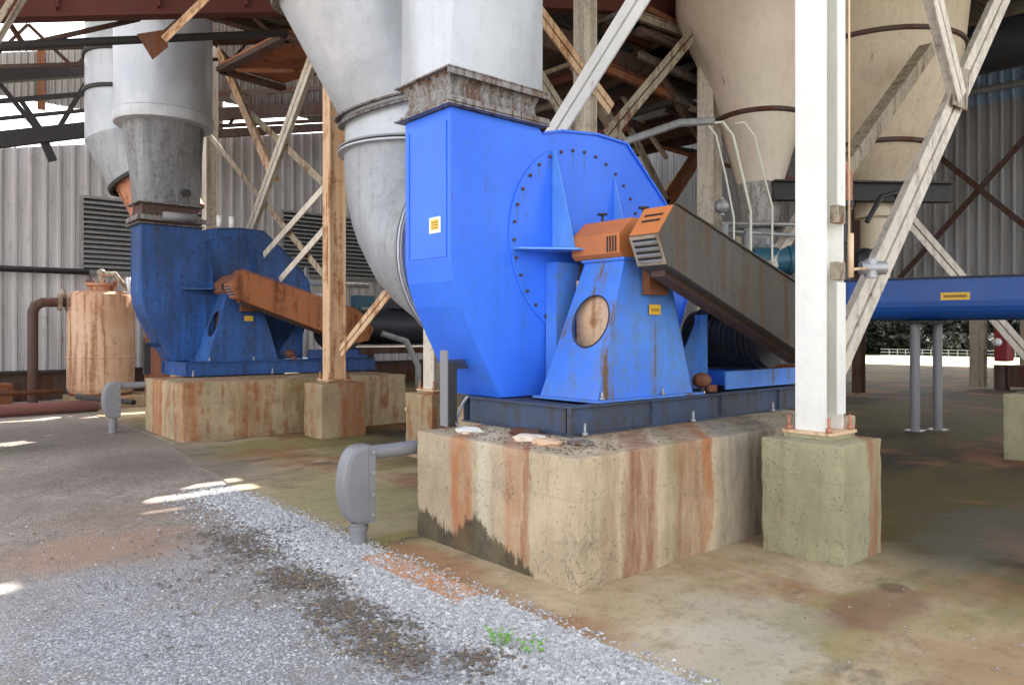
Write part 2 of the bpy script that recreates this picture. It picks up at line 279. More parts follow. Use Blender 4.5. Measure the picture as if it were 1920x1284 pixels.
# ------------------------------------------------------------------ mesh building
class MB:
    def __init__(s): s.v = []; s.f = []; s.smooth = set()
    def add(s, vs, fs, smooth=False):
        o = len(s.v); s.v += [tuple(v) for v in vs]
        for f in fs:
            if smooth: s.smooth.add(len(s.f))
            s.f.append(tuple(i + o for i in f))
        return s
    def box(s, x0, x1, y0, y1, z0, z1):
        v = [(x, y, z) for z in (z0, z1) for x, y in ((x0, y0), (x1, y0), (x1, y1), (x0, y1))]
        return s.add(v, [(3, 2, 1, 0), (4, 5, 6, 7), (0, 1, 5, 4), (1, 2, 6, 5), (2, 3, 7, 6), (3, 0, 4, 7)])
    def prism(s, poly, axis, a, b):
        """poly in the two other axes: axis 'y' -> (x,z), 'z' -> (x,y), 'x' -> (y,z)"""
        def p(q, k):
            return {'y': (q[0], k, q[1]), 'z': (q[0], q[1], k), 'x': (k, q[0], q[1])}[axis]
        n = len(poly)
        return s.add([p(q, a) for q in poly] + [p(q, b) for q in poly],
                     [tuple(range(n))[::-1], tuple(range(n, 2 * n))] + [(i, (i + 1) % n, n + (i + 1) % n, n + i) for i in range(n)])
    def loft(s, A, B, caps=True, smooth=False):
        n = len(A)
        fs = [(i, (i + 1) % n, n + (i + 1) % n, n + i) for i in range(n)]
        s.add(list(A) + list(B), fs, smooth)
        if caps: s.add(A, [tuple(range(n))[::-1]]); s.add(B, [tuple(range(n))])
        return s
    def tube(s, pts, r, n=12, caps=True):
        """round pipe along a list of points; r a number or one per point"""
        pts = [Vector(p) for p in pts]; rs = r if isinstance(r, (list, tuple)) else [r] * len(pts)
        rings = []; up = None
        for i, p in enumerate(pts):
            a = (pts[i] - pts[i - 1]).normalized() if i else None
            b = (pts[i + 1] - pts[i]).normalized() if i < len(pts) - 1 else None
            d = (a + b).normalized() if a and b else (a or b)
            if up is None: up = Vector((0, 0, 1)) if abs(d.z) < .9 else Vector((1, 0, 0))
            x = d.cross(up).normalized(); y = x.cross(d).normalized(); up = y
            k = 1
            if a and b: k = 1 / max(.5, math.cos(a.angle(b) / 2))
            # stretch in the bend plane
            ring = []
            bend = (b - a) if a and b else Vector((0, 0, 0))
            bn = bend.normalized() if bend.length > 1e-4 else None
            for j in range(n):
                t = 2 * math.pi * j / n; o = (x * math.cos(t) + y * math.sin(t)) * rs[i]
                if bn: o += bn * o.dot(bn) * (k - 1)
                ring.append(p + o)
            rings.append(ring)
        vs = [v for r_ in rings for v in r_]
        fs = [(i * n + j, i * n + (j + 1) % n, (i + 1) * n + (j + 1) % n, (i + 1) * n + j) for i in range(len(pts) - 1) for j in range(n)]
        s.add(vs, fs, True)
        if caps: s.add(rings[0], [tuple(range(n))[::-1]]); s.add(rings[-1], [tuple(range(n))])
        return s
    def lathe(s, cx, cy, prof, n=40, caps=False):
        vs = [(cx + r * math.cos(2 * math.pi * j / n), cy + r * math.sin(2 * math.pi * j / n), z) for r, z in prof for j in range(n)]
        fs = [(i * n + j, i * n + (j + 1) % n, (i + 1) * n + (j + 1) % n, (i + 1) * n + j) for i in range(len(prof) - 1) for j in range(n)]
        s.add(vs, fs, True)
        if caps:
            s.add(vs[:n], [tuple(range(n))[::-1]]); s.add(vs[-n:], [tuple(range(n))])
        return s
    def beam(s, p0, p1, sec, side):
        """extrude closed section(s) [(u,v)..] from p0 to p1; side = direction of u"""
        p0, p1 = Vector(p0), Vector(p1); d = (p1 - p0).normalized(); u = Vector(side); u = (u - d * u.dot(d)).normalized(); w = d.cross(u)
        for q in sec:
            A = [p0 + u * a + w * b for a, b in q]; B = [p1 + u * a + w * b for a, b in q]
            s.loft(A, B)
        return s
    def ball(s, c, r, n=8, sq=(1, 1, 1)):
        prof = [(math.sin(math.pi * i / n), -math.cos(math.pi * i / n)) for i in range(n + 1)]
        vs = [(c[0] + r * sq[0] * a * math.cos(2 * math.pi * j / n), c[1] + r * sq[1] * a * math.sin(2 * math.pi * j / n), c[2] + r * sq[2] * b) for a, b in prof for j in range(n)]
        return s.add(vs, [(i * n + j, i * n + (j + 1) % n, (i + 1) * n + (j + 1) % n, (i + 1) * n + j) for i in range(n) for j in range(n)], True)
    def build(s, name, mat, parent=None, bevel=0):
        me = bpy.data.meshes.new(name); base = Vector(world_loc(parent)) if parent else Vector((0, 0, 0))
        me.from_pydata([Vector(v) - base for v in s.v], [], s.f)
        if s.smooth:
            for i in s.smooth: me.polygons[i].use_smooth = True
        bm = bmesh.new(); bm.from_mesh(me)
        bmesh.ops.remove_doubles(bm, verts=bm.verts, dist=1e-5) if s.smooth else None
        bmesh.ops.recalc_face_normals(bm, faces=bm.faces)
        if s.smooth:
            for e in bm.edges:
                if len(e.link_faces) == 2 and e.calc_face_angle(0) > R(35): e.smooth = False
        if bevel:
            bmesh.ops.bevel(bm, geom=[e for e in bm.edges if e.calc_face_angle(0) > .5], offset=bevel, segments=2, profile=.6, affect='EDGES', clamp_overlap=True)
        bm.to_mesh(me); bm.free()
        me.materials.append(mat)
        o = bpy.data.objects.new(name, me); COL.objects.link(o)
        if parent: o.parent = parent
        return o
def world_loc(o):
    v = Vector((0, 0, 0))
    while o: v += o.location; o = o.parent
    return v
def thing(name, label, cat, loc, group=None):
    o = bpy.data.objects.new(name, None); COL.objects.link(o); o.location = loc; o.empty_display_size = .2
    o['label'] = label; o['category'] = cat; o['kind'] = 'thing'
    if group: o['group'] = group
    return o
def tag(o, label, cat, group=None, kind=None):
    o['label'] = label; o['category'] = cat; o['kind'] = kind or 'thing'
    if group: o['group'] = group
    return o
def struct(o, label=None):
    o['kind'] = 'structure'
    if label: o['label'] = label
    return o

def Hsec(w, h, t):   # flanges perpendicular to u; w = flange width (v), h = depth (u)
    a, b = h / 2, w / 2
    return [[(-a, -b), (-a + t, -b), (-a + t, -t / 2), (a - t, -t / 2), (a - t, -b), (a, -b), (a, b), (a - t, b), (a - t, t / 2), (-a + t, t / 2), (-a + t, b), (-a, b)]]
def Lsec(w, t): return [[(0, 0), (w, 0), (w, t), (t, t), (t, w), (0, w)]]
def Dsec(w, t, g):   # two angles back to back: flat faces towards -u, legs pointing +u
    h = w / 2
    L1 = [(0, -h), (t, -h), (t, -g / 2 - t), (h, -g / 2 - t), (h, -g / 2), (0, -g / 2)]
    L2 = [(a, -b) for a, b in L1][::-1]
    return [L1, L2]
def Rsec(w, h): return [[(-h / 2, -w / 2), (h / 2, -w / 2), (h / 2, w / 2), (-h / 2, w / 2)]]

def rough_block(mb_name, x0, x1, y0, y1, z0, z1, mat, parent=None, amp=.008, step=.05, chip=.02):
    """concrete block with worn arrises and an uneven face"""
    bm = bmesh.new(); bmesh.ops.create_cube(bm, size=1)
    for v in bm.verts: v.co = Vector(((x0 + x1) / 2 + v.co.x * (x1 - x0), (y0 + y1) / 2 + v.co.y * (y1 - y0), (z0 + z1) / 2 + v.co.z * (z1 - z0)))
    bmesh.ops.bevel(bm, geom=list(bm.edges), offset=chip, segments=2, profile=.5, affect='EDGES')
    for ax, (a, b) in enumerate(((x0, x1), (y0, y1), (z0, z1))):
        n = max(1, int((b - a) / step))
        for i in range(1, n):
            co = [0, 0, 0]; no = [0, 0, 0]; co[ax] = a + (b - a) * i / n; no[ax] = 1
            bmesh.ops.bisect_plane(bm, geom=list(bm.verts) + list(bm.edges) + list(bm.faces), plane_co=co, plane_no=no)
    bm.normal_update()
    for v in bm.verts:
        p = v.co
        e = sum(1 for c, lo, hi in ((p.x, x0, x1), (p.y, y0, y1), (p.z, z0, z1)) if min(abs(c - lo), abs(c - hi)) < chip * 1.2)
        d = (noise.noise(p * 3) * .6 + noise.noise(p * 11) * .4) * amp
        if e >= 2: d -= max(0, noise.noise(p * 7) + .1) * amp * 3.5
        v.co = p + v.normal * d
    me = bpy.data.meshes.new(mb_name)
    base = world_loc(parent) if parent else Vector((0, 0, 0))
    for v in bm.verts: v.co -= base
    bm.to_mesh(me); bm.free(); me.materials.append(mat)
    o = bpy.data.objects.new(mb_name, me); COL.objects.link(o)
    if parent: o.parent = parent
    return o

# ================================================================== SETTING
def sheet(name, pts, z, mat): return struct(MB().add([(x, y, z) for x, y in pts], [tuple(range(len(pts)))]).build(name, mat))
sheet('grass_field', [(-400, -400), (600, -400), (600, 600), (-400, 600)], -.06, M['grass'])
bed = sheet('gravel_yard', [(-90, -90), (5, -90), (5, 90), (-90, 90)], -.015, M['bed'])
# concrete slab, its edge slightly ragged
edge = [(2.88 + .012 * noise.noise(Vector((0, y * 3, 0))) + .01 * noise.noise(Vector((0, y * 13, 0))), y) for y in [(-9 + .06 * i) for i in range(560)]]
edge = [p for p in edge if p[1] < 7.7] + [(2.93, 8.1), (3.02, 8.7), (3.0, 9.3), (3.15, 10.1), (3.22, 10.9), (3.4, 11.5), (3.4, 24.5)]
slab_poly = edge + [(40, edge[-1][1]), (40, -9)]
struct(MB().prism(slab_poly, 'z', -.12, 0).build('concrete_slab', M['slab']))

# roof over everything, open on the camera side; holes added to drop sun patches on the ground
def roofz(x): return 8.6 + .08 * (x - 1.2)
ground_patches = [((2.05, 7.62), (3.25, 7.96), .27), ((2.5, 8.07), (3.6, 8.37), .22), ((1.9, 7.2), (2.3, 7.36), .07), ((.2, 5.62), (.80, 5.86), .22)]
def shift(z): k = z / sv.z; return (sv.x * k, sv.y * k)
roof = thing('shed_roof', 'dark corrugated roof sheeting high above the whole machinery bay', 'roof', (12, 8, 8.6))
def build_roof():
    # sheets laid in strips along X, broken where holes are
    holes = []
    for (a, b, w) in ground_patches:
        zz = roofz(a[0] + sv.x * 9 / sv.z); k = shift(zz)
        holes.append((a[0] + k[0], b[0] + k[0], (a[1] + b[1]) / 2 + k[1] - w / 2, (a[1] + b[1]) / 2 + k[1] + w / 2, (b[1] - a[1])))
    mb = MB(); X0, X1 = .9, 26
    cuts = sorted(set([-2.0, 18.0] + [round(h[2], 3) for h in holes] + [round(h[3], 3) for h in holes]))
    for i in range(len(cuts) - 1):
        ya, yb = cuts[i], cuts[i + 1]; xs = [(X0, X1)]
        for h in holes:
            if ya >= h[2] - .01 and yb <= h[3] + .01:
                nx = []
                for (p, q) in xs:
                    if h[0] > p and h[1] < q: nx += [(p, h[0]), (h[1], q)]
                    else: nx.append((p, q))
                xs = nx
        for (p, q) in xs:
            mb.add([(p, ya, roofz(p)), (q, ya, roofz(q)), (q, yb, roofz(q)), (p, yb, roofz(p)),
                    (p, ya, roofz(p) + .05), (q, ya, roofz(q) + .05), (q, yb, roofz(q) + .05), (p, yb, roofz(p) + .05)],
                   [(3, 2, 1, 0), (4, 5, 6, 7), (0, 1, 5, 4), (1, 2, 6, 5), (2, 3, 7, 6), (3, 0, 4, 7)])
    mb.build('roof_sheet', M['roof'], roof)
    pr = MB()
    for k in range(24):
        yy = -1.8 + k * .84
        pr.add([(X0, yy, roofz(X0) - .2), (X1, yy, roofz(X1) - .2), (X1, yy + .06, roofz(X1) - .2), (X0, yy + .06, roofz(X0) - .2),
                (X0, yy, roofz(X0) - .01), (X1, yy, roofz(X1) - .01), (X1, yy + .06, roofz(X1) - .01), (X0, yy + .06, roofz(X0) - .01)],
               [(3, 2, 1, 0), (4, 5, 6, 7), (0, 1, 5, 4), (1, 2, 6, 5), (2, 3, 7, 6), (3, 0, 4, 7)]) if not any(h[2] - .1 < yy < h[3] + .05 for h in holes) else None
    pr.build('purlins', M['brown'], roof)
build_roof()

shade_wall = thing('metal_wall', 'unseen wall added out of frame at right to shade the right half', 'wall', (8, -7, 0))  # added wall, never in view, keeps light off the right half
MB().box(8, 46, -7.2, -7.0, -.05, 3.4).build('sheeting', M['siding_dim'] if 'siding_dim' in M else M['roof'], shade_wall)
ar = thing('added_shade_roof', 'unseen roof added beyond the raised ribbed wall to shade the floor', 'roof', (26, 8, 10.6))  # added roof, out of view, keeps sun off the far floor
MB().box(26.0, 48, -10, 30, 10.9, 11.0).build('roof_sheet', M['roof'], ar)
def siding(name, label, axis, c, a0, a1, z0, z1, mat, pitch=.30, face=-1, zf=None, parent=None):
    """trapezoid ribbed sheet; axis 'x': runs along X at Y=c ; 'y': runs along Y at X=c; face = direction it is looked at from"""
    prof = []; a = a0; d = .045 * face
    while a < a1:
        prof += [(a, c), (a + pitch * .30, c), (a + pitch * .38, c + d), (a + pitch * .55, c + d), (a + pitch * .63, c)]
        for q in (.74, .88): prof += [(a + pitch * (q - .03), c), (a + pitch * q, c + d * .28), (a + pitch * (q + .03), c)]
        a += pitch
    f = lambda p, z: (p[0], p[1], z) if axis == 'x' else (p[1], p[0], z)
    n = len(prof); zt = zf or (lambda a: z1)
    vs = [f(p, z0) for p in prof] + [f(p, zt(p[0])) for p in prof]
    mb = MB().add(vs, [(i, i + 1, n + i + 1, n + i) for i in range(n - 1)])
    o = mb.build(name, mat, parent)
    if not parent: tag(o, label, 'wall')
    return o
wl = thing('metal_wall', 'pale grey ribbed metal wall with two louvres behind the rusty tank', 'wall', (6, 21, 0))
siding('siding', '', 'x', 21.0, -8, 25.0, .72, 6.2, M['siding'], parent=wl, zf=lambda a: 6.15 + .22 * (a - 3.4))
MB().box(-8, 25, 21.02, 21.2, -.05, .72).build('base_wall', M['brown'], wl)
MB().box(-8, 25, 20.80, 21.0, .66, .72).build('flashing', M['dark'], wl)
def louvre(x0, x1, z0, z1, n):
    mb = MB(); mb.box(x0 - .06, x0, 20.86, 21.0, z0 - .06, z1 + .06).box(x1, x1 + .06, 20.86, 21.0, z0 - .06, z1 + .06).box(x0, x1, 20.86, 21.0, z1, z1 + .06).box(x0, x1, 20.86, 21.0, z0 - .06, z0)
    lv = mb.build('louvre_frame', M['louver'], wl)
    s = MB(); h = (z1 - z0) / n
    for i in range(n):
        z = z0 + h * i
        s.add([(x0, 20.84, z), (x1, 20.84, z), (x1, 20.93, z + h * .62), (x0, 20.93, z + h * .62), (x0, 20.855, z - .012), (x1, 20.855, z - .012), (x1, 20.945, z + h * .6), (x0, 20.945, z + h * .6)],
              [(0, 1, 2, 3), (7, 6, 5, 4), (0, 4, 5, 1), (3, 2, 6, 7), (0, 3, 7, 4), (1, 5, 6, 2)])
    s.build('louvre_blades', M['louver'], lv)
    MB().box(x0, x1, 20.947, 20.953, z0, z1).build('louvre_back', M['black'], lv)
louvre(4.04, 6.9, 3.12, 4.95, 15); louvre(9.2, 13.4, 3.32, 5.15, 15); louvre(19.5, 22.0, 1.1, 2.6, 12)
wc = thing('metal_wall', 'dim ribbed end wall behind the belt guard, reaching the floor', 'wall', (25, 17, 0))
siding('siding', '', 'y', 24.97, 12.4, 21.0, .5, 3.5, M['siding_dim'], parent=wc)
MB().box(25.0, 25.2, 12.4, 21, -.05, .5).build('base_wall', M['rust'], wc)
lf_ = MB().box(24.85, 24.95, 12.6, 15.4, .9, 3.0).build('louvre_back', M['black'], wc)
for k in range(12): MB().box(24.78, 24.85, 12.6, 15.4, .95 + k * .17, 1.02 + k * .17).build('louvre_blade', M['louver'], lf_)
wr = thing('metal_wall', 'raised blue grey ribbed wall hanging above the open side, behind the hoppers', 'wall', (25, 10, 3.3))
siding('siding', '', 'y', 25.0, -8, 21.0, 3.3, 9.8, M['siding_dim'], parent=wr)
MB().box(24.9, 25.1, -8, 21, 3.02, 3.296).build('bottom_beam', M['dark'], wr)
MB().tube([(24.75, -6, 8.2), (24.75, 12, 8.9)], .10).build('girt_pipe', M['steel'], wr)
mb = MB(); siding('translucent_strip', '', 'y', 24.93, 1, 8.4, 8.35, 9.3, M['strip'], parent=wr)
# thin X bracing on that wall
xg = 'rusty cross rods on the far raised wall'
for (p0, p1, lab) in [((24.4, 8.9, 7.1), (24.4, 5.2, 3.2), 'thin rusty rod falling to the right across the far ribbed wall'), ((24.5, 5.6, 8.1), (24.5, 10.1, 3.1), 'thin brown rod rising to the right across the far ribbed wall')]:
    tag(MB().beam(p0, p1, Lsec(.16, .03), (1, 0, 0)).build('cross_brace', M['brown']), lab, 'brace', xg)

# corrugated band and open truss above the left wall
cb = thing('corrugated_band', 'rust streaked corrugated sheeting high at the left under the eaves', 'cladding', (0, 21.2, 8))
siding('sheet', '', 'x', 21.2, -6, 7.5, 7.2, 8.3, M['band'], pitch=.14, parent=cb, zf=lambda a: 7.53 + .30 * (a - 2.3) + .66)
ub = thing('corrugated_band', 'dark rusty sheeting high behind the platform and slim column', 'cladding', (6.3, 20.9, 8))
siding('sheet', '', 'x', 20.9, 6.4, 20, 8, 10, M['roof'], pitch=.2, parent=ub, zf=lambda a: 12.0)
for xx in (-.4, 3.1): MB().box(xx, xx + .16, 21.06, 21.13, 7.0, 8.6).build('rust_strip', M['rust'], cb)

def truss(name, label, members, y, mat, group=None, sz=.09):
    """members: list of (x0,z0,x1,z1,width); first ones are chords"""
    m0 = members[0]; t = thing(name, label, 'truss', (m0[0], y, m0[1]), group)
    for i, (x0, z0, x1, z1, w) in enumerate(members):
        MB().beam((x0, y + .002 * i, z0), (x1, y + .002 * i, z1), Rsec(w, w * .7), (0, 1, 0)).build('chord' if i < 4 else 'web_member', mat, t)
    return t
sl = .29
def ch(x0, x1, zref, w): return (x0, zref + sl * (x0 - 2.07), x1, zref + .34 * (x1 - 2.07), w)
truss('roof_truss', 'dark open lattice girder across the sky gap above the left wall', [
    ch(-3.5, 4.4, 6.85, .30), ch(-3.5, 4.4, 6.31, .10), ch(-3.5, 4.4, 5.95, .08), ch(-3.5, 5.0, 5.50, .32),
    (2.07, 6.75, 2.88, 5.74, .09), (2.45, 6.47, 2.93, 5.75, .09), (3.69, 7.2, 2.98, 5.72, .10), (-.2, 6.2, 1.1, 5.2, .09), (2.0, 6.9, 1.2, 5.3, .09), (5.0, 7.9, 4.2, 6.0, .1), (2.80, 5.85, 3.02, 5.30, .16)], 18.6, M['dark'])
truss('roof_truss', 'brown lattice girder behind the crossed braces at upper left', [
    (5.2, 7.0, 12.0, 8.65, .32), (5.2, 6.70, 12.0, 8.3, .10), (5.2, 6.5, 12.0, 8.1, .22), (5.2, 7.5, 12.0, 9.3, .12),
    (6.0, 6.8, 6.6, 7.9, .08), (7.2, 8.1, 6.6, 7.0, .08), (7.4, 7.2, 8.0, 8.3, .08), (8.7, 8.5, 8.1, 7.4, .08), (9.2, 7.6, 9.8, 8.8, .08)], 20.3, M['brown'])

# canopy girder and pipe truss, upper left, in the plane of the second column
truss('roof_truss', 'light rusty lattice of thin angles high over the far grey ducts', [
    (-1.0, 6.30, 7.6, 8.70, .13), (-1.0, 5.95, 7.6, 8.30, .07), (-1.0, 7.2, 7.6, 9.9, .12), (-1.0, 6.9, 7.6, 9.2, .06)] +
    [(x_, 5.75 + .28 * (x_ + 1) + (.1 if i_ % 2 else 1.0), x_ + .8, 5.97 + .28 * (x_ + 1) + (1.0 if i_ % 2 else .1), .06) for i_, x_ in enumerate([-.8, 0, .8, 1.6, 2.4, 3.2, 4.0, 4.8, 5.6, 6.4])], 17.4, M['brown'])
g = thing('roof_girder', 'deep red oxide girder across the top left corner', 'girder', (1.2, 10.9, 5.9))
MB().beam((-.6, 10.9, 5.13), (5.2, 10.9, 6.88), [[(-.13, -.28), (.13, -.28), (.13, -.25), (.015, -.25), (.015, .25), (.13, .25), (.13, .28), (-.13, .28), (-.13, .25), (-.015, .25), (-.015, -.25), (-.13, -.25)]], (0, 1, 0)).build('web_and_flanges', M['red_oxide'], g)
for k in range(4): MB().beam((.6 + k * 1.2, 10.84, 5.32 + k * .36), (.6 + k * 1.2, 10.84, 5.66 + k * .36), Rsec(.02, .1), (0, 1, 0)).build('stiffener', M['red_oxide'], g)
t_ = thing('pipe_truss', 'dark pipe truss below the red girder in front of the far grey duct', 'truss', (1.2, 11.2, 5.2))
MB().tube([(-.3, 11.2, 4.70), (5.0, 11.2, 6.32)], .055, 10).build('chord', M['dark'], t_)
for a, b in [((1.6, 5.3), (2.85, 5.95)), ((3.35, 6.25), (4.6, 6.20)), ((1.5, 5.25), (1.2, 5.7)), ((3.1, 5.75), (3.6, 6.35)), ((4.2, 6.6), (4.7, 6.25))]:
    MB().tube([(a[0], 11.2, a[1]), (b[0], 11.2, b[1])], .035, 8).build('web_member', M['brown'], t_)
MB().prism([(2.80, 5.70), (3.15, 5.85), (3.20, 5.62), (3.0, 5.40)], 'y', 11.10, 11.13).build('gusset_plate', M['rust'], t_)
# hanging gusset with strut (top centre left) and angle strut at far upper left
tag(MB().beam((3.05, 10.7, 5.55), (3.55, 10.2, 6.2), Dsec(.13, .015, .03), (-1, 0, 0)).build('angle_strut', M['peach']), 'short rusty tan angle strut hanging in front of the far duct top', 'strut')
tag(MB().beam((1.05, 10.6, 4.9), (1.5, 10.4, 5.9), Dsec(.16, .015, .03), (0, -1, 0)).build('angle_strut', M['tan']), 'short yellowish angle strut in the extreme upper left corner', 'strut')
# rusty platform underside
pf = thing('maintenance_platform', 'rusty platform underside beside the tilted grey duct', 'platform', (5.6, 12.0, 6.3))
MB().prism([(4.75, 13.4), (5.0, 11.25), (5.45, 11.2), (6.3, 12.4), (6.0, 13.6)], 'z', 6.35, 6.40).build('deck_plate', M['orange_rust'], pf)
for a, b in [((4.75, 13.4), (5.0, 11.25)), ((5.0, 11.25), (5.5, 11.25)), ((4.75, 13.4), (6.0, 13.6))]:
    MB().beam((*a, 6.26), (*b, 6.26), Rsec(.18, .08), (0, 0, 1)).build('edge_beam', M['brown'], pf)
for k in range(3): MB().tube([(4.9 + k * .3, 13.0 - k * .2, 6.2), (5.5 + k * .3, 12.0 - k * .2, 6.05)], .05, 8).build('pipe', M['rust'], pf)

# ================================================================== COLUMNS
def column(x, y, ztop, mat, label, pedmat, px=None, plabel='', zp=.83, seed=0, w=.235, h=.28, base=True):
    c = thing('steel_column', label, 'column', (x, y, zp), 'steel columns on concrete pedestals')
    MB().beam((x, y, zp + .05), (x, y, ztop), Hsec(w, h, .018), (1, 0, 0)).build('shaft', mat, c)
    if base:
        MB().box(x - .2, x + .2, y - .19, y + .19, zp + .03, zp + .052).build('base_plate', M['peach'], c)
        MB().box(x - .19, x + .19, y - .18, y + .18, zp - .004, zp + .03).build('grout_pad', pedmat, c)
        for sx_ in (-.165, .165):
            for sy_ in (-.155, .155):
                b = MB().tube([(x + sx_, y + sy_, zp + .052), (x + sx_, y + sy_, zp + .16)], .012, 8).build('anchor_bolt', M['ltrust'], c)
                MB().tube([(x + sx_, y + sy_, zp + .054), (x + sx_, y + sy_, zp + .084)], .026, 6).build('nut', M['ltrust'], b)
    if px:
        tag(rough_block('concrete_pedestal', *px, -.03, zp, pedmat, amp=.005, chip=.012), plabel, 'pedestal', 'concrete column pedestals')
    return c
c1 = column(5.42, 2.74, 9.0, M['white_steel'], 'tall white steel column in front, rust flecked, beside the belt guard', M['pedestal'], (5.04, 5.64, 2.376, 3.0), 'greenish square concrete pedestal under the near white column')
MB().box(5.425, 5.545, 2.60, 2.612, 1.00, 1.98).build('cover_plate', M['white_steel'], c1)
MB().box(5.43, 5.54, 2.60, 2.612, 2.55, 4.9).build('cover_plate', M['white_steel'], c1)
for z in (2.0, 2.42): MB().box(5.42, 5.54, 2.60, 2.66, z, z + .05).box(5.42, 5.44, 2.60, 2.66, z + .05, z + .13).box(5.52, 5.54, 2.60, 2.66, z + .05, z + .13).build('bracket', M['tan'], c1)
cdt = tag(MB().tube([(5.58, 2.59, 2.05), (5.58, 2.59, 4.9)], .008, 8).tube([(5.595, 2.585, 2.02), (5.595, 2.585, 2.35)], .022, 10).tube([(5.595, 2.585, 2.08), (5.95, 2.62, 2.11)], .012, 8).build('conduit', M['peach']), 'orange brown conduit clipped up the side of the white column', 'conduit')
column(5.60, 10.80, 9.0, M['peach'], 'peach and rust streaked column beside the orange belt guard', M['pedestal2'], (5.2, 5.96, 10.43, 11.04), 'rust stained concrete pedestal in front of the far plinth')
column(5.62, 8.00, 9.0, M['cream'], 'cream column mostly hidden behind the bright blue fan', M['pedestal2'], (5.34, 5.95, 7.72, 8.33), 'small rust topped pedestal just left of the big plinth')
column(6.5, 19.1, 9.0, M['cream'], 'slim cream column right of the far grey duct', M['pedestal2'], (6.2, 6.8, 18.8, 19.4), 'distant pedestal hidden behind the far plinth', w=.3, h=.3)
column(11.35, 2.74, 9.0, M['cream'], 'cream column cut by the right edge of the photo', M['pedestal'], (10.97, 11.65, 2.42, 3.12), 'concrete pedestal cut off by the right edge')
column(8.4, 8.0, 9.5, M['cream'], 'cream column rising between crossed braces above the blue housing', M['pedestal2'], base=False)
column(11.69, 8.0, 9.5, M['cream'], 'cream column left of the beige hopper', M['pedestal2'], base=False, w=.34)
column(19.6, 8.85, 9.5, M['brown'], 'short brown stub column in the dark behind the white column', M['pedestal2'], base=False, zp=.0)
column(24.2, 7.5, 3.1, M['tan'], 'tan column under the conveyor, left of the red machine', M['pedestal2'], base=False, zp=0, w=.35, h=.35)
column(25.6, 6.6, 3.1, M['tan'], 'tan column under the conveyor, right of the red machine', M['pedestal2'], base=False, zp=0, w=.4, h=.4)

# ================================================================== BRACES
bgp = 'diagonal bracing members'
def brace(p0, p1, w, mat, label, kind='D', side=(0, -1, 0), flip=1, name='diagonal_brace'):
    sec = Dsec(w, .012, w * .12) if kind == 'D' else (Lsec(w, .012) if kind == 'L' else Rsec(w, w * .5))
    s_ = tuple(-a for a in side)
    return tag(MB().beam(p0, p1, sec, s_).build(name, mat), label, 'brace', bgp)
# big pair right of white column
brace((5.60, 2.83, 1.02), (11.0, 2.83, 6.53), .29, M['cream'], 'wide cream double angle brace leaning right from the white column foot')
brace((8.42, 2.75, 4.00), (7.35, 2.75, 5.35), .25, M['cream'], 'cream double angle brace dropping from the top edge onto the wide leaning brace')
MB().prism([(8.25, 3.9), (8.62, 3.9), (8.72, 4.35), (8.35, 4.3)], 'y', 2.775, 2.79).build('gusset_plate', M['tan'], None)
gp = bpy.context.scene.objects['gusset_plate.001'] if 'gusset_plate.001' in bpy.data.objects else bpy.data.objects['gusset_plate']
tag(gp, 'small gusset plate where the two cream right hand braces meet', 'gusset')
brace((12.75, 4.6, 6.2), (9.85, 4.6, 3.85), .20, M['tan'], 'dull tan diagonal in front of the rear hopper', 'L')
brace((15.55, 6.4, 4.35), (17.7, 4.55, 1.1), .27, M['cream'], 'cream diagonal passing behind the blue conveyor at right', side=(-.6, -.8, 0))
# above the blue housing
brace((5.5, 2.95, 6.22), (5.5, 7.9, 1.70), .26, M['white_steel'], 'bright white brace rising above the blue fan housing', side=(-1, 0, 0))
brace((8.9, 8.0, 4.72), (11.5, 8.0, 7.26), .24, M['tan'], 'yellowish brace rising towards the beige hopper')
brace((7.0, 7.9, 6.48), (8.9, 7.9, 5.14), .24, M['peach'], 'orange edged brace crossing behind the bright white one')
brace((7.0, 8.1, 5.92), (8.4, 8.1, 4.6), .22, M['tan'], 'grey tan brace close to the near duct, under the orange edged one')
brace((8.5, 8.3, 5.85), (9.6, 8.3, 4.8), .15, M['tan'], 'thin dim brace behind the cream column above the housing', 'L')
brace((11.6, 10, 6.05), (13.1, 10, 4.4), .18, M['tan'], 'olive edged brace dropping behind the belt guard top')
brace((14.2, 10, 5.7), (12.85, 10, 4.25), .22, M['rust'], 'rust brown brace meeting the olive one behind the guard', 'L')
brace((12.5, 6.5, 3.9), (11.2, 6.5, 2.70), .16, M['cream'], 'pale short brace by the beige hopper outlet', 'L')
# left group
S = (-1, 0, 0)
brace((5.5, 11.45, 6.08), (5.5, 14.1, 3.52), .26, M['cream'], 'long cream double brace leaning right beside the platform', side=S)
brace((5.6, 15.3, 6.4), (5.6, 11.0, 3.86), .13, M['tan'], 'thin tan brace crossing the long cream double brace', 'L', side=S)
brace((5.62, 17.5, 6.4), (5.62, 11.0, 2.35), .12, M['tan'], 'dark thin brace low behind the long double brace', 'L', side=S)
brace((5.53, 10.95, 4.03), (5.53, 13.45, 3.1), .12, M['cream'], 'short pale strut running up to the peach column', 'L', side=S)
brace((5.53, 10.95, 3.36), (5.53, 12.75, 2.6), .12, M['cream'], 'lowest pale strut ending at the peach column over the louvre', 'L', side=S)
brace((5.56, 16.0, 7.5), (5.56, 13.2, 4.38), .20, M['peach'], 'peach brace dropping from the slim cream column', 'L', side=S)
brace((5.6, 10.62, 1.30), (5.6, 9.0, 2.30), .18, M['peach'], 'rusty double angle brace rising right from the peach column foot', side=S)

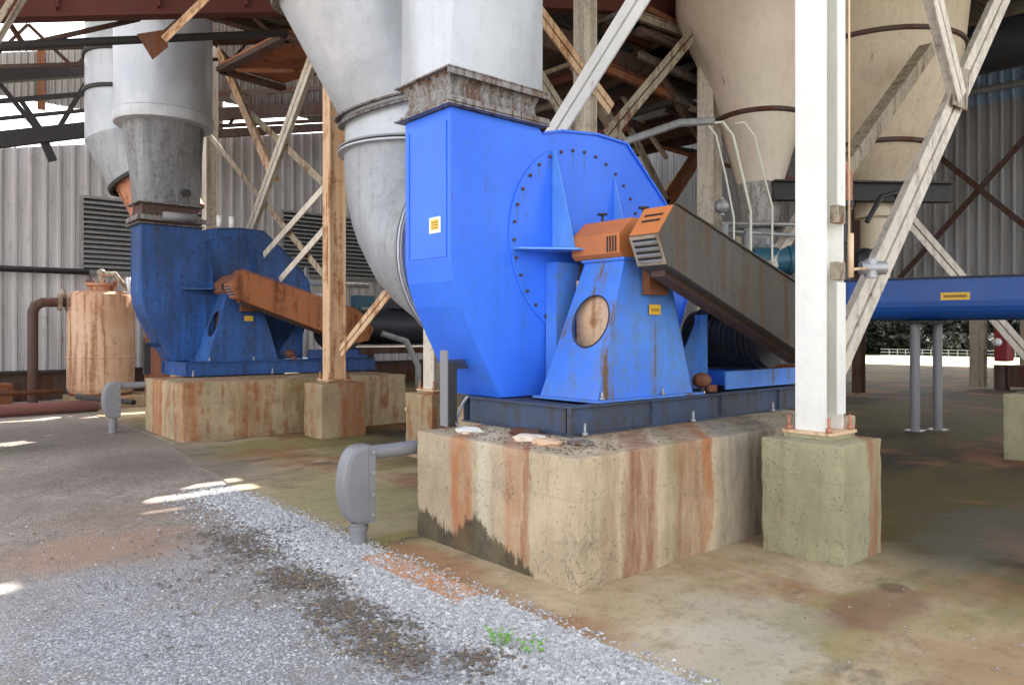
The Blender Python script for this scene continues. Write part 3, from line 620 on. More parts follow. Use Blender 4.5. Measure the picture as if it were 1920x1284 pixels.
# ================================================================== FAN UNITS
def tri_label(parent, x, y, z, w, h, mat=None, axis='x'):
    """small safety label; axis 'x' faces -X, 'y' faces -Y"""
    mb = MB(); p = MB(); q = MB()
    if axis == 'x':
        mb.box(x - .004, x, y - w / 2, y + w / 2, z - h / 2, z + h / 2); p.box(x - .006, x - .004, y - w * .33, y + w * .33, z - h * .28, z + h * .34)
        for k in range(3): q.box(x - .0075, x - .006, y - w * .28, y + w * .28, z - h * .2 + k * h * .17, z - h * .14 + k * h * .17)
    else:
        mb.box(x - w / 2, x + w / 2, y - .004, y, z - h / 2, z + h / 2); p.box(x - w * .44, x + w * .44, y - .006, y - .004, z - h * .36, z + h * .38)
        for k in range(7): q.box(x - w * .36 + k * w * .105, x - w * .30 + k * w * .105, y - .0075, y - .006, z - h * .18, z + h * .1)
    l = mb.build('warning_label', M['label_white'] if axis == 'x' else M['yellow'], parent)
    p.build('label_panel', M['yellow'], l); q.build('label_print', M['label_dark'], l)

def fan(dx, dy, dz, V):
    """centrifugal fan with pedestal, shaft guard, belt guard, motor and base frame; X/Y/Z as in bay one, shifted"""
    def sh(mb): mb.v = [(a + dx, b + dy, c + dz) for a, b, c in mb.v]; return mb
    T = thing('industrial_fan', V['label'], 'fan', (3.944 + dx, 3.9 + dy, .83 + dz), 'belt driven centrifugal fans')
    def P(mb, name, mat, parent=None, bevel=0): return sh(mb).build(name, mat, parent or T, bevel)
    Y0, Y1 = 4.80, 5.46
    out = [(3.50, 3.40), (3.50, 2.20), (3.53, 2.02), (3.60, 1.82), (3.72, 1.58), (3.86, 1.33), (4.02, 1.06), (5.75, 1.06), (6.35, 1.45), (6.62, 2.05), (6.52, 2.55), (6.21, 2.95), (5.62, 3.45), (5.2, 3.47), (4.72, 3.42), (4.50, 3.36), (4.45, 3.40)]
    h = P(MB().prism(out, 'y', Y0, Y1), 'scroll_housing', V['blue'], bevel=.006)
    # edge flanges of the side plate (thin lips)
    lip = MB()
    for i in range(7, len(out) - 2):
        a, b = out[i], out[i + 1]
        if a[1] < 1.2 and b[1] < 1.2: continue
        lip.beam((a[0], Y0 - .012, a[1]), (b[0], Y0 - .012, b[1]), Rsec(.02, .02), (0, 1, 0))
    P(lip, 'edge_lip', V['blue2'], h)
    # inspection panel lines on the narrow face
    P(MB().box(3.492, 3.4995, Y0 + .05, Y0 + .056, 2.22, 3.30).box(3.492, 3.4995, Y1 - .07, Y1 - .064, 2.22, 3.30).box(3.492, 3.4995, Y0 + .05, Y1 - .064, 2.214, 2.22), 'weld_seam', V['blue2'], h)
    # removable side plate with bolt circle
    cx, cz, r = 4.98, 2.44, .88
    disc = [(cx + r * math.cos(t), cz + r * math.sin(t)) for t in [2 * math.pi * k / 64 for k in range(64)]]
    disc = [(x, max(z, 1.10)) for x, z in disc]
    sp = P(MB().prism(disc, 'y', Y0 - .014, Y0 - .001), 'side_plate', V['blue'], h)
    for k in range(34):
        t = 2 * math.pi * (k + .3) / 34; bx, bz = cx + (r - .05) * math.cos(t), cz + (r - .05) * math.sin(t)
        if bz < 1.5: continue
        P(MB().tube([(bx, Y0 - .014, bz), (bx, Y0 - .030, bz)], .015, 6), 'bolt', V['bolt'], T)
    if V['lab']:
        rd = random.Random(3)
        for k in range(34):
            t = 2 * math.pi * (k + .3) / 34; bx, bz = cx + (r - .05) * math.cos(t), cz + (r - .05) * math.sin(t)
            if bz < 2.0 or k % 3 == 1: continue
            L_ = rd.uniform(.06, .20); w_ = rd.uniform(.004, .007)
            P(MB().prism([(bx - w_, bz - .012), (bx + w_, bz - .012), (bx + w_ * .3, bz - L_), (bx - w_ * .3, bz - L_)], 'y', Y0 - .0155, Y0 - .0141), 'rust_drip', M['drip'])
    # stiffeners on the side plate: vertical triangular rib pair and horizontal shelf
    for xx in (4.60,):
        P(MB().add([(xx, Y0 - .015, 3.22), (xx, Y0 - .015, 2.32), (xx, Y0 - .30, 2.32), (xx, Y0 - .05, 3.22), (xx + .012, Y0 - .015, 3.22), (xx + .012, Y0 - .015, 2.32), (xx + .012, Y0 - .30, 2.32), (xx + .012, Y0 - .05, 3.22)],
                   [(0, 1, 2, 3), (7, 6, 5, 4), (0, 3, 7, 4), (1, 5, 6, 2), (2, 6, 7, 3), (0, 4, 5, 1)]), 'stiffener_rib', V['blue_lt'])
    P(MB().box(4.594, 4.618, Y0 - .05, Y0 - .036, 2.34, 3.2), 'rib_edge', V['blue_lt'])
    P(MB().add([(4.14, Y0 - .015, 2.325), (4.95, Y0 - .015, 2.325), (4.95, Y0 - .38, 2.325), (4.55, Y0 - .38, 2.325), (4.14, Y0 - .10, 2.325),
                (4.14, Y0 - .015, 2.31), (4.95, Y0 - .015, 2.31), (4.95, Y0 - .38, 2.31), (4.55, Y0 - .38, 2.31), (4.14, Y0 - .10, 2.31)],
               [(0, 1, 2, 3, 4), (9, 8, 7, 6, 5), (0, 5, 6, 1), (1, 6, 7, 2), (2, 7, 8, 3), (3, 8, 9, 4), (4, 9, 5, 0)]), 'stiffener_shelf', V['blue_lt'])
    P(MB().add([(5.42, Y0 - .015, 3.12), (5.42, Y0 - .015, 2.32), (5.42, Y0 - .22, 2.32), (5.43, Y0 - .015, 3.12), (5.43, Y0 - .015, 2.32), (5.43, Y0 - .22, 2.32)],
               [(0, 1, 2), (5, 4, 3), (0, 2, 5, 3), (1, 4, 5, 2), (0, 3, 4, 1)]), 'stiffener_rib', V['blue_lt'])
    # inner lower recess panel behind the pedestal
    P(MB().box(4.52, 5.5, 4.645, 4.78, 1.06, 2.22), 'bearing_support', V['sup'])
    # bearing pedestal: splayed box
    A = [(4.316, 3.98, 1.06), (5.57, 3.98, 1.06), (5.57, 4.64, 1.06), (4.316, 4.64, 1.06)]
    B = [(4.66, 4.00, 2.20), (5.22, 4.00, 2.20), (5.22, 4.44, 2.20), (4.66, 4.44, 2.20)]
    # front (-X) face with an oval opening
    def fx(y, z):   # point on the sloping -X face
        k = (z - 1.06) / 1.14; return (4.316 + .344 * k, y, z)
    oc, orr = (4.235, 1.70), .215
    n = 28; hole = [fx(oc[0] + orr * .92 * math.cos(2 * math.pi * j / n), oc[1] + orr * math.sin(2 * math.pi * j / n)) for j in range(n)]
    def edgept(t):
        c_, s_ = math.cos(t), math.sin(t); best = None
        # march out to the quad border
        lo, hi = 0, 3
        for _ in range(30):
            m_ = (lo + hi) / 2; y, z = oc[0] + c_ * m_, oc[1] + s_ * m_; k = (z - 1.06) / 1.14
            ins = 0 <= k <= 1 and 3.98 + .02 * k <= y <= 4.64 - .2 * k
            if ins: lo = m_
            else: hi = m_
        return fx(oc[0] + c_ * lo, oc[1] + s_ * lo)
    angs = [2 * math.pi * j / n for j in range(n)]
    rim = [edgept(t) for t in angs]
    # replace nearest rim points by true corners
    for cpt in (fx(3.98, 1.06), fx(4.64, 1.06), fx(4.0, 2.2), fx(4.44, 2.2)):
        j = min(range(n), key=lambda j: (Vector(rim[j]) - Vector(cpt)).length); rim[j] = cpt
    pb = MB()
    th = .016
    back = lambda L: [(x + th, y, z) for x, y, z in L]
    vs = hole + rim + back(hole) + back(rim)
    fs = [(j, (j + 1) % n, n + (j + 1) % n, n + j) for j in range(n)] + [(2 * n + (j + 1) % n, 2 * n + j, 3 * n + j, 3 * n + (j + 1) % n) for j in range(n)] + [((j + 1) % n, j, 2 * n + j, 2 * n + (j + 1) % n) for j in range(n)]
    pb.add(vs, fs)
    ped = P(pb, 'pedestal_front', V['ped_lt'])
    rimm = MB().tube([hole[j] for j in range(n)] + [hole[0], hole[1]], .007, 6); P(rimm, 'opening_rim', M['dark'], ped)
    def plate(q, nrm, t=.012):
        q = [Vector(a) for a in q]; nn = Vector(nrm) * t
        return MB().loft([a for a in q], [a + nn for a in q])
    sideo = P(plate([(A[0][0] + .001, 3.98, 1.06), A[1], B[1], (B[0][0] + .001, 4.0, 2.2)], (0, 1, 0)), 'pedestal_side', V['ped'])
    P(plate([A[1], A[2], B[2], B[1]], (-1, 0, 0)), 'pedestal_rear', V['ped'])
    P(MB().box(4.64, 5.24, 3.985, 4.46, 2.2015, 2.222), 'pedestal_top', V['ped'])
    P(MB().box(4.615, 4.63, 4.02, 4.50, 1.35, 2.05), 'stand_in_plate', V['insidecol'])  # plate added close behind the opening in place of the wall beyond
    P(MB().box(4.25, 5.64, 3.92, 3.9785, 1.06, 1.078).box(4.25, 4.3155, 3.9795, 4.66, 1.06, 1.078), 'foot_flange', V['ped'])
    # dark bearing recess at the -Y side top
    P(MB().box(4.86, 5.10, 3.90, 3.979, 1.92, 2.20), 'bearing_block', M['rust'])
    tri_label(sideo, 5.02 + dx, 3.975 + dy, 1.80 + dz, .15, .085, axis='y')
    if V['lab']: tri_label(h, 3.498 + dx, 5.01 + dy, 2.48 + dz, .16, .13)
    # shaft cover: angled sheet box
    prof = [(4.66, 2.225), (4.62, 2.26), (4.62, 2.42), (4.78, 2.56), (5.16, 2.56), (5.30, 2.42), (5.30, 2.225)]
    sc_ = P(MB().prism(prof, 'y', 4.02, 4.56), 'shaft_guard', V['orange'], bevel=.006)
    for k in range(4): P(MB().box(4.612, 4.619, 4.05 + k * .03, 4.062 + k * .03, 2.27, 2.40), 'vent_slot', M['dark'], sc_)
    for (yy) in (4.44, 3.98):
        kn = P(MB().tube([(4.88, yy, 2.56), (4.88, yy, 2.64)], .012, 8).tube([(4.88, yy, 2.635), (4.88, yy, 2.65)], .045, 12), 'bearing_thermometer', M['black'])
    # belt guard
    gY0, gY1 = 3.56, 3.86
    go = [(4.74, 2.60), (4.545, 2.36), (4.655, 2.13), (6.85, 1.36), (7.15, 1.40), (7.25, 1.62), (7.12, 1.84), (6.9, 1.98)]
    gd = P(MB().prism(go, 'y', gY0, gY1), 'belt_guard', V['guard'], bevel=.005)
    def facet(p, q, a, b, ya, yb, off):   # strip on the end facet between p and q, from a to b along it
        ex, ez = q[0] - p[0], q[1] - p[1]; L_ = math.hypot(ex, ez); nx, nz = ez / L_, -ex / L_
        if nx > 0: nx, nz = -nx, -nz
        c0 = (p[0] + ex * a, p[1] + ez * a); c1 = (p[0] + ex * b, p[1] + ez * b)
        return MB().loft([(c0[0], ya, c0[1]), (c1[0], ya, c1[1]), (c1[0], yb, c1[1]), (c0[0], yb, c0[1])], [(c + nx * off, y, z + nz * off) for c, y, z in [(c0[0], ya, c0[1]), (c1[0], ya, c1[1]), (c1[0], yb, c1[1]), (c0[0], yb, c0[1])]])
    up = P(facet(go[0], go[1], .02, .98, gY0 + .008, gY1 - .008, .005), 'end_panel', V['orange'], gd)
    lo_ = P(facet(go[1], go[2], .02, .98, gY0 + .008, gY1 - .008, .005), 'end_panel', V['glow'], gd)
    for a in (.28, .48): P(facet(go[0], go[1], a, a + .07, gY0 + .06, gY1 - .06, .008), 'vent_slot', M['black'], gd)
    for k in range(4):
        P(facet(go[1], go[2], .12 + k * .2, .19 + k * .2, gY0 + .035, gY1 - .035, .008), 'vent_slot', M['black'], gd)
        P(facet(go[1], go[2], .20 + k * .2, .25 + k * .2, gY0 + .035, gY1 - .035, .022), 'vent_louvre', M['steel'], gd)
    P(MB().beam((4.75, gY0 - .004, 2.612), (6.9, gY0 - .004, 1.99), Rsec(.012, .03), (0, 1, 0)).beam((4.66, gY0 - .004, 2.122), (6.85, gY0 - .004, 1.352), Rsec(.012, .03), (0, 1, 0)), 'guard_flange', V['guard'], gd)
    P(MB().prism([(4.75, 2.05), (6.9, 1.30), (6.9, 1.36), (4.75, 2.10)], 'y', 3.66, 3.80), 'guard_support', M['brown'])
    # drive pulley in the open end, motor, motor stand
    P(MB().tube([(7.0, 3.6, 1.62), (7.0, 3.9, 1.62)], .2, 20), 'motor_pulley', M['dark'])
    mo = P(MB().tube([(7.0, 4.05, 1.55), (7.0, 4.95, 1.55)], .30, 24).box(6.7, 7.3, 4.3, 4.7, 1.8, 1.95), 'motor', M['motor'])
    f_ = MB()
    for k in range(12): f_.tube([(7.0, 4.12 + k * .065, 1.55), (7.0, 4.135 + k * .065, 1.55)], .33, 20)
    P(f_, 'cooling_fins', M['motor'], mo)
    P(MB().box(6.6, 7.4, 4.1, 4.9, 1.07, 1.22), 'motor_stand', V['blue2'])
    P(MB().add([(5.62, 4.30, 1.07), (6.12, 4.30, 1.07), (6.12, 4.30, 1.78), (5.62, 4.315, 1.07), (6.12, 4.315, 1.07), (6.12, 4.315, 1.78)], [(0, 1, 2), (5, 4, 3), (0, 3, 4, 1), (1, 4, 5, 2), (2, 5, 3, 0)]), 'gusset', V['ped'])
    P(MB().box(6.121, 6.135, 4.22, 4.36, 1.07, 1.78), 'gusset_edge', V['blue_lt'])
    P(MB().box(6.15, 7.45, 4.02, 4.04, 1.07, 1.24), 'motor_stand', V['ped'])
    P(MB().tube([(5.85, 3.98, 1.07), (5.85, 3.98, 1.13)], .05, 10).ball((5.80, 4.05, 1.17), .09, 8, (1, 1, .8)), 'drain_cap', M['rust'])
    # base frame: channel section all round
    fr = MB(); X0, X1, FY0, FY1 = 3.944, 7.50, 3.90, 5.25; z0, z1 = .832, 1.055
    def chan(a, b, inward):
        a = Vector(a); b = Vector(b); i = Vector(inward)
        for (za, zb, w0, w1) in ((z0, z0 + .014, 0, .075), (z1 - .014, z1, 0, .085), (z0 + .014, z1 - .014, .03, .042)):
            q = [a + i * w0, b + i * w0, b + i * w1, a + i * w1]
            fr.add([(v.x, v.y, za) for v in q] + [(v.x, v.y, zb) for v in q], [(3, 2, 1, 0), (4, 5, 6, 7), (0, 1, 5, 4), (1, 2, 6, 5), (2, 3, 7, 6), (3, 0, 4, 7)])
    chan((X0, FY0, 0), (X1, FY0, 0), (0, 1, 0)); chan((X0 + .0, FY1, 0), (X1, FY1, 0), (0, -1, 0))
    chan((X0, FY0 + .086, 0), (X0, FY1 - .086, 0), (1, 0, 0)); chan((X1, FY0 + .086, 0), (X1, FY1 - .086, 0), (-1, 0, 0))
    bf = P(fr, 'base_frame', V['frame'])
    for xx in (X0, 4.9, 5.9, 6.9):
        P(MB().box(xx + .001, xx + .012, FY0 + .004, FY0 + .03, z0 + .015, z1 - .015), 'web_stiffener', V['frame'], bf)
    for (a, b) in ((4.05, 3.86), (5.4, 3.86), (6.7, 3.86)):
        P(MB().tube([(a, b, .82), (a, b, .93)], .011, 8).tube([(a, b, .835), (a, b, .862)], .024, 6), 'anchor_bolt', M['steel'], bf)
    for (a, b, zz) in ((4.05, 4.86, 1.056), (4.12, 5.1, 1.056), (4.35, 3.96, 1.079), (5.1, 3.95, 1.079)):
        P(MB().tube([(a, b, zz), (a, b, zz + .06)], .010, 8).tube([(a, b, zz), (a, b, zz + .02)], .022, 6), 'hold_down_bolt', M['steel'])
    P(MB().box(4.05, 6.6, 4.78, 5.2, .84, 1.05).box(4.2, 4.26, 4.0, 4.75, .84, 1.04), 'sole_plate', V['frame'], bf)
    # side foot of the scroll and rear leg
    P(MB().box(3.60, 3.61, 4.985, 5.085, .835, 1.46), 'support_leg', V['leg'])
    P(MB().box(3.611, 3.70, 4.985, 4.995, .835, 1.36), 'leg_web', M['dark'])
    P(MB().box(3.64, 3.95, 5.06, 5.10, 1.30, 1.38), 'leg_tie', V['frame'])
    # inlet cone behind
    n = 40
    ring = lambda y, rr: [(cx + rr * math.cos(2 * math.pi * k / n), y, 2.42 + rr * math.sin(2 * math.pi * k / n)) for k in range(n)]
    P(MB().loft(ring(Y1 + .002, .96), ring(6.23, .90), smooth=True), 'inlet_cone', V['blue'])
    P(MB().loft(ring(6.232, 1.03), ring(6.262, 1.03), smooth=False), 'inlet_flange', M['grey_pipe'])
    return T
V1 = dict(glow=M['tan'], sup=M['blue_ped'], label='big bright blue centrifugal fan with weathered belt guard on the near plinth', blue=M['blue'], blue2=M['blue'], blue_lt=M['blue_edge'], ped=M['blue_ped'], ped_lt=M['blue_ped'], bolt=M['brown'], orange=M['orange'], guard=M['guard'], gend=M['orange_rust'], frame=M['blue_frame'], leg=M['grey_pipe'], insidecol=M['peach'], lab=True)
fan(0, 0, 0, V1)
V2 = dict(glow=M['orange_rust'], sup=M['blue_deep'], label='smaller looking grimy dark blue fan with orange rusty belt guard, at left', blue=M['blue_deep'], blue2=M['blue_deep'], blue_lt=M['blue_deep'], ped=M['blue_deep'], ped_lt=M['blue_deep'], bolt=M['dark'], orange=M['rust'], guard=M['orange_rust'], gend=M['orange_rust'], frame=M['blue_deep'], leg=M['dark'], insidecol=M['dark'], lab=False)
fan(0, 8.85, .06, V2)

# plinths
p1 = thing('concrete_plinth', 'large rust streaked concrete plinth carrying the bright blue fan', 'plinth', (3.3, 3.2, 0), 'concrete machine plinths')
rough_block('plinth_block', 3.305, 7.05, 3.211, 4.985, -.03, .828, M['plinth1'], p1, amp=.005, chip=.012)
rough_block('rear_block', 4.75, 7.05, 4.987, 6.4, -.03, .824, M['plinth2'], p1, amp=.010, step=.2)
p2 = thing('concrete_plinth', 'orange washed concrete plinth carrying the dark blue fan', 'plinth', (3.49, 11.42, 0), 'concrete machine plinths')
rough_block('plinth_block', 3.489, 7.35, 11.423, 13.40, -.03, .868, M['plinth2'], p2, amp=.012, step=.1)
rough_block('rear_block', 4.4, 7.35, 13.402, 15.2, -.03, .862, M['plinth2'], p2, amp=.012, step=.3)

# ================================================================== DUCTS
def flange_frame(mb, x0, x1, y0, y1, z, t=.012, w=.07):
    mb.box(x0 - w, x1 + w, y0 - w, y0, z, z + t).box(x0 - w, x1 + w, y1, y1 + w, z, z + t).box(x0 - w, x0, y0, y1, z, z + t).box(x1, x1 + w, y0, y1, z, z + t)
def sq_to_round(mb, x0, x1, y0, y1, z0, cx, cy, r, z1, n=48):
    A = []
    B = []
    hx, hy = (x1 - x0) / 2, (y1 - y0) / 2; mx, my = (x0 + x1) / 2, (y0 + y1) / 2
    for k in range(n):
        t = 2 * math.pi * (k + .5) / n - math.pi * .75 - math.pi / n
        a = (k % (n // 4)) / (n // 4); s = k // (n // 4)
        c = [(-1, -1), (1, -1), (1, 1), (-1, 1)]; p, q = c[s], c[(s + 1) % 4]
        A.append((mx + hx * (p[0] + (q[0] - p[0]) * a), my + hy * (p[1] + (q[1] - p[1]) * a), z0))
        t = -math.pi * .75 + 2 * math.pi * k / n
        B.append((cx + r * math.cos(t), cy + r * math.sin(t), z1))
    mb.loft(A, B, caps=False, smooth=True)
dn = thing('discharge_duct', 'pale grey square duct rising from the bright blue fan outlet', 'duct', (3.97, 5.13, 3.41))
mb = MB(); sq_to_round(mb, 3.46, 4.46, 4.76, 5.46, 3.70, 3.99, 5.13, .60, 5.6); mb.lathe(3.99, 5.13, [(.60, 5.6), (.60, 9.4)])
mb.build('duct_body', M['galv'], dn)
fj = MB(); flange_frame(fj, 3.50, 4.45, 4.80, 5.46, 3.405); flange_frame(fj, 3.50, 4.45, 4.80, 5.46, 3.69)
fj.build('joint_flange', M['flange'], dn)
ej = MB()
zs = [3.418, 3.47, 3.53, 3.58, 3.64, 3.689]; of = [.02, .0, -.022, -.022, .0, .02]
for i in range(5):
    a, b = of[i], of[i + 1]
    A = [(3.50 - a, 4.80 - a, zs[i]), (4.45 + a, 4.80 - a, zs[i]), (4.45 + a, 5.46 + a, zs[i]), (3.50 - a, 5.46 + a, zs[i])]
    B = [(3.50 - b, 4.80 - b, zs[i + 1]), (4.45 + b, 4.80 - b, zs[i + 1]), (4.45 + b, 5.46 + b, zs[i + 1]), (3.50 - b, 5.46 + b, zs[i + 1])]
    ej.loft(A, B, caps=False)
ej.build('expansion_joint', M['flange'], dn)
for z in (3.418, 3.66):
    for k in range(9): MB().tube([(3.47 + k * .125, 4.765, z), (3.47 + k * .125, 4.765, z + .025)], .011, 6).build('bolt', M['rust'], dn)
    for k in range(6): MB().tube([(3.465, 4.83 + k * .125, z), (3.465, 4.83 + k * .125, z + .025)], .011, 6).build('bolt', M['rust'], dn)
MB().box(3.43, 4.52, 4.73, 4.745, 3.425, 3.47).build('clamp_bar', M['flange'], dn)
MB().box(3.43, 4.52, 4.73, 4.745, 3.64, 3.685).build('clamp_bar', M['flange'], dn)

# inlet elbow of the near fan
el = thing('inlet_elbow_duct', 'round pale grey elbow duct curling down behind the blue fan', 'duct', (4.98, 6.2, 2.4))
cy0, cz0, Rb, r0 = 6.40, 3.62, 1.12, .85
pts = [(4.98, 6.31, 2.42), (4.98, 6.38, 2.45)] + [(4.98, cy0 + Rb * math.sin(t), cz0 - Rb * math.cos(t)) for t in [R(a) for a in range(8, 91, 9)]] + [(4.98, cy0 + Rb, 3.74)]
MB().tube(pts, [.95, .93] + [.92, .90, .88, .87] + [r0] * (len(pts) - 6), 40, caps=False).build('elbow', M['galv_dirty'], el)
fy = cy0 + Rb
def ringt(c, r, w, hgt, n=44, axis='z'):
    mb = MB(); c = Vector(c); ax = {'z': Vector((0, 0, 1)), 'y': Vector((0, 1, 0))}.get(axis, axis if not isinstance(axis, str) else None)
    ax = Vector(ax).normalized(); x = ax.orthogonal().normalized(); y = ax.cross(x)
    def rr(rad, h): return [c + ax * h + (x * math.cos(2 * math.pi * k / n) + y * math.sin(2 * math.pi * k / n)) * rad for k in range(n)]
    A, B, C_, D_ = rr(r, 0), rr(r + w, 0), rr(r + w, hgt), rr(r, hgt)
    for p, q in ((A, B), (B, C_), (C_, D_), (D_, A)): mb.loft(p, q, caps=False)
    return mb
ringt((4.98, fy, 3.695), r0, .07, .02).build('flange_ring', M['galv'], el)
ringt((4.98, fy, 3.735), r0, .07, .02).build('flange_ring', M['grey_pipe'], el)
ringt((4.98, 6.27, 2.42), .84, .20, .03, axis='y').build('flange_ring', M['galv'], el)
ringt((4.98, 6.32, 2.42), .84, .20, .03, axis='y').build('flange_ring', M['grey_pipe'], el)
ud = thing('tilted_duct', 'round pale grey duct leaning back above the elbow', 'duct', (4.98, fy, 3.76))
q0, q1, q2, q3 = Vector((4.98, fy, 3.757)), Vector((4.98, fy, 4.30)), Vector((4.20, fy + .08, 5.55)), Vector((4.02, fy + .1, 8.6))
MB().tube([q0, q1], .84, 40, caps=False).build('duct_segment', M['galv'], ud)
def cut_tube(a, b, na, nb, r, n=44):
    """tube from a to b, its ends cut along planes with normals na, nb"""
    d = (b - a).normalized(); x = d.orthogonal().normalized(); y = d.cross(x); A = []; B = []
    for k in range(n):
        o = (x * math.cos(2 * math.pi * k / n) + y * math.sin(2 * math.pi * k / n)) * r
        A.append(a + o - d * (o.dot(na) / d.dot(na))); B.append(b + o - d * (o.dot(nb) / d.dot(nb)))
    return A, B
d01, d12, d23 = (q1 - q0).normalized(), (q2 - q1).normalized(), (q3 - q2).normalized()
n1, n2 = (d01 + d12).normalized(), (d12 + d23).normalized()
for o in [ob for ob in bpy.data.objects if ob.name.startswith('duct_segment')]: bpy.data.objects.remove(o)
A, B = cut_tube(q0, q1, d01, n1, .84); MB().loft(A, B, caps=False, smooth=True).build('duct_segment', M['galv'], ud)
A2, B2 = cut_tube(q1, q2, n1, n2, .86); MB().loft(A2, B2, caps=False, smooth=True).build('duct_segment', M['galv'], ud)
A3, B3 = cut_tube(q2, q3, n2, d23, .88); MB().loft(A3, B3, caps=False, smooth=True).build('duct_segment', M['galv'], ud)
for (c, nn, a) in ((q1, n1, d12), (q2, n2, d12)):
    for s_ in (-.045, .035):
        A, _ = cut_tube(c + a * s_, c + a * (s_ + 1), nn, nn, .845); B, _ = cut_tube(c + a * s_, c + a * (s_ + 1), nn, nn, .94)
        C_, _ = cut_tube(c + a * (s_ + .02), c + a * (s_ + 1), nn, nn, .94); D_, _ = cut_tube(c + a * (s_ + .02), c + a * (s_ + 1), nn, nn, .845)
        m_ = MB()
        for p, q in ((A, B), (B, C_), (C_, D_), (D_, A)): m_.loft(p, q, caps=False)
        m_.build('mitre_flange', M['flange'], ud)

# far fan discharge duct
fd = thing('discharge_duct', 'grey round duct with a flared ring standing on the dark blue fan', 'duct', (3.97, 13.98, 3.5))
mb = MB(); sq_to_round(mb, 3.52, 4.46, 13.62, 14.3, 3.84, 3.97, 14.02, .66, 5.22); mb.build('transition', M['galv_dark'], fd)
MB().lathe(3.97, 14.02, [(.66, 5.22), (.80, 5.24), (.82, 5.30), (.82, 5.42), (.80, 5.44), (.80, 8.8)], 44).build('round_duct', M['galv'], fd)
fj = MB(); flange_frame(fj, 3.50, 4.46, 13.65, 14.31, 3.465); flange_frame(fj, 3.50, 4.46, 13.65, 14.31, 3.82)
fj.box(3.40, 4.6, 13.50, 13.56, 3.52, 3.60).box(3.42, 3.47, 13.56, 14.3, 3.52, 3.60)
fj.build('joint_flange', M['flange'], fd)
MB().loft([(3.5, 13.65, 3.478), (4.46, 13.65, 3.478), (4.46, 14.31, 3.478), (3.5, 14.31, 3.478)], [(3.53, 13.68, 3.82), (4.43, 13.68, 3.82), (4.43, 14.28, 3.82), (3.53, 14.28, 3.82)], caps=False).build('expansion_joint', M['brown'], fd)
MB().tube([(3.80, 13.45, 3.60), (4.35, 13.45, 3.60)], .07, 10).build('rolled_wrap', M['grey_pipe'], fd)
MB().tube([(4.18, 13.60, 4.05), (4.18, 13.4, 4.02)], .06, 12).build('sample_port', M['dark'], fd)
for k in range(2): tag(MB().tube([(4.75 + k * .22, 13.5, 3.50), (4.75 + k * .22, 13.5, 3.70)], .05, 10).build('white_canister', M['white']), ('left' if k == 0 else 'right') + ' one of two small white canisters on the dark blue fan', 'canister', 'white canisters on the fan')
# its inlet duct behind
bd = thing('inlet_duct', 'banded grey duct behind the far discharge duct, bending to a rusty end', 'duct', (4.1, 16.9, 2.6))
a0, a1, a2 = Vector((4.1, 16.9, 9.0)), Vector((4.1, 16.9, 5.65)), Vector((4.75, 16.55, 4.2))
dA, dB = (a1 - a0).normalized(), (a2 - a1).normalized(); nn = (dA + dB).normalized()
A, B = cut_tube(a0, a1, dA, nn, .80); MB().loft(A, B, caps=False, smooth=True).build('duct_body', M['galv'], bd)
a3 = a1 + dB * .85
A, B = cut_tube(a1, a3, nn, dB, .80); MB().loft(A, B, caps=False, smooth=True).build('duct_body', M['galv_dirty'], bd)
A, B = cut_tube(a3, a3 + dB * 1.0, dB, dB, .70); MB().loft(A, B, caps=True, smooth=True).build('rusty_section', M['ltrust'], bd)
for z in (7.2, 6.45): ringt((4.1, 16.9, z), .80, .05, .07).build('band', M['dark'], bd)
ringt(a3, .78, .07, .07, axis=tuple(dB)).build('band', M['dark'], bd)

# ================================================================== DRAIN TRAPS
def drain(y, x0, zp, mat, label, xe):
    t = thing('drain_trap', label, 'drain', (2.84, y, 0), 'grey drain traps')
    MB().tube([(x0 + .22, y, zp), (xe, y, zp + .01)], .055, 14).build('pipe', mat, t)
    prof = [(x0 + .25, zp + .075)] + [(x0 + .17 - .17 * math.sin(a) ** .8, zp - .225 + .30 * math.cos(a)) for a in [R(k * 11.25) for k in range(0, 17)]] + [(x0 + .25, zp - .525)]
    MB().prism(prof, 'y', y - .08, y + .08).build('trap_body', mat, t, bevel=.035)
    MB().box(x0 + .205, x0 + .262, y - .088, y - .0805, zp - .52, zp + .07).build('cover_flange', mat, t)
    for k in range(4): MB().tube([(x0 + .235, y - .088, zp - .46 + k * .16), (x0 + .235, y - .105, zp - .46 + k * .16)], .016, 6).build('bolt', M['steel'], t)
    MB().tube([(x0 + .165, y, zp - .52), (x0 + .165, y, -.02)], .062, 14).tube([(x0 + .165, y, .10), (x0 + .165, y, .13)], .075, 14).build('downpipe', M['grey_pipe'], t)
drain(5.10, 2.685, .675, M['grey_pipe'], 'grey D shaped drain trap with pipe left of the near plinth', 4.2)
drain(13.45, 2.86, .74, M['grey_pipe'], 'small grey drain trap left of the far plinth', 4.2)

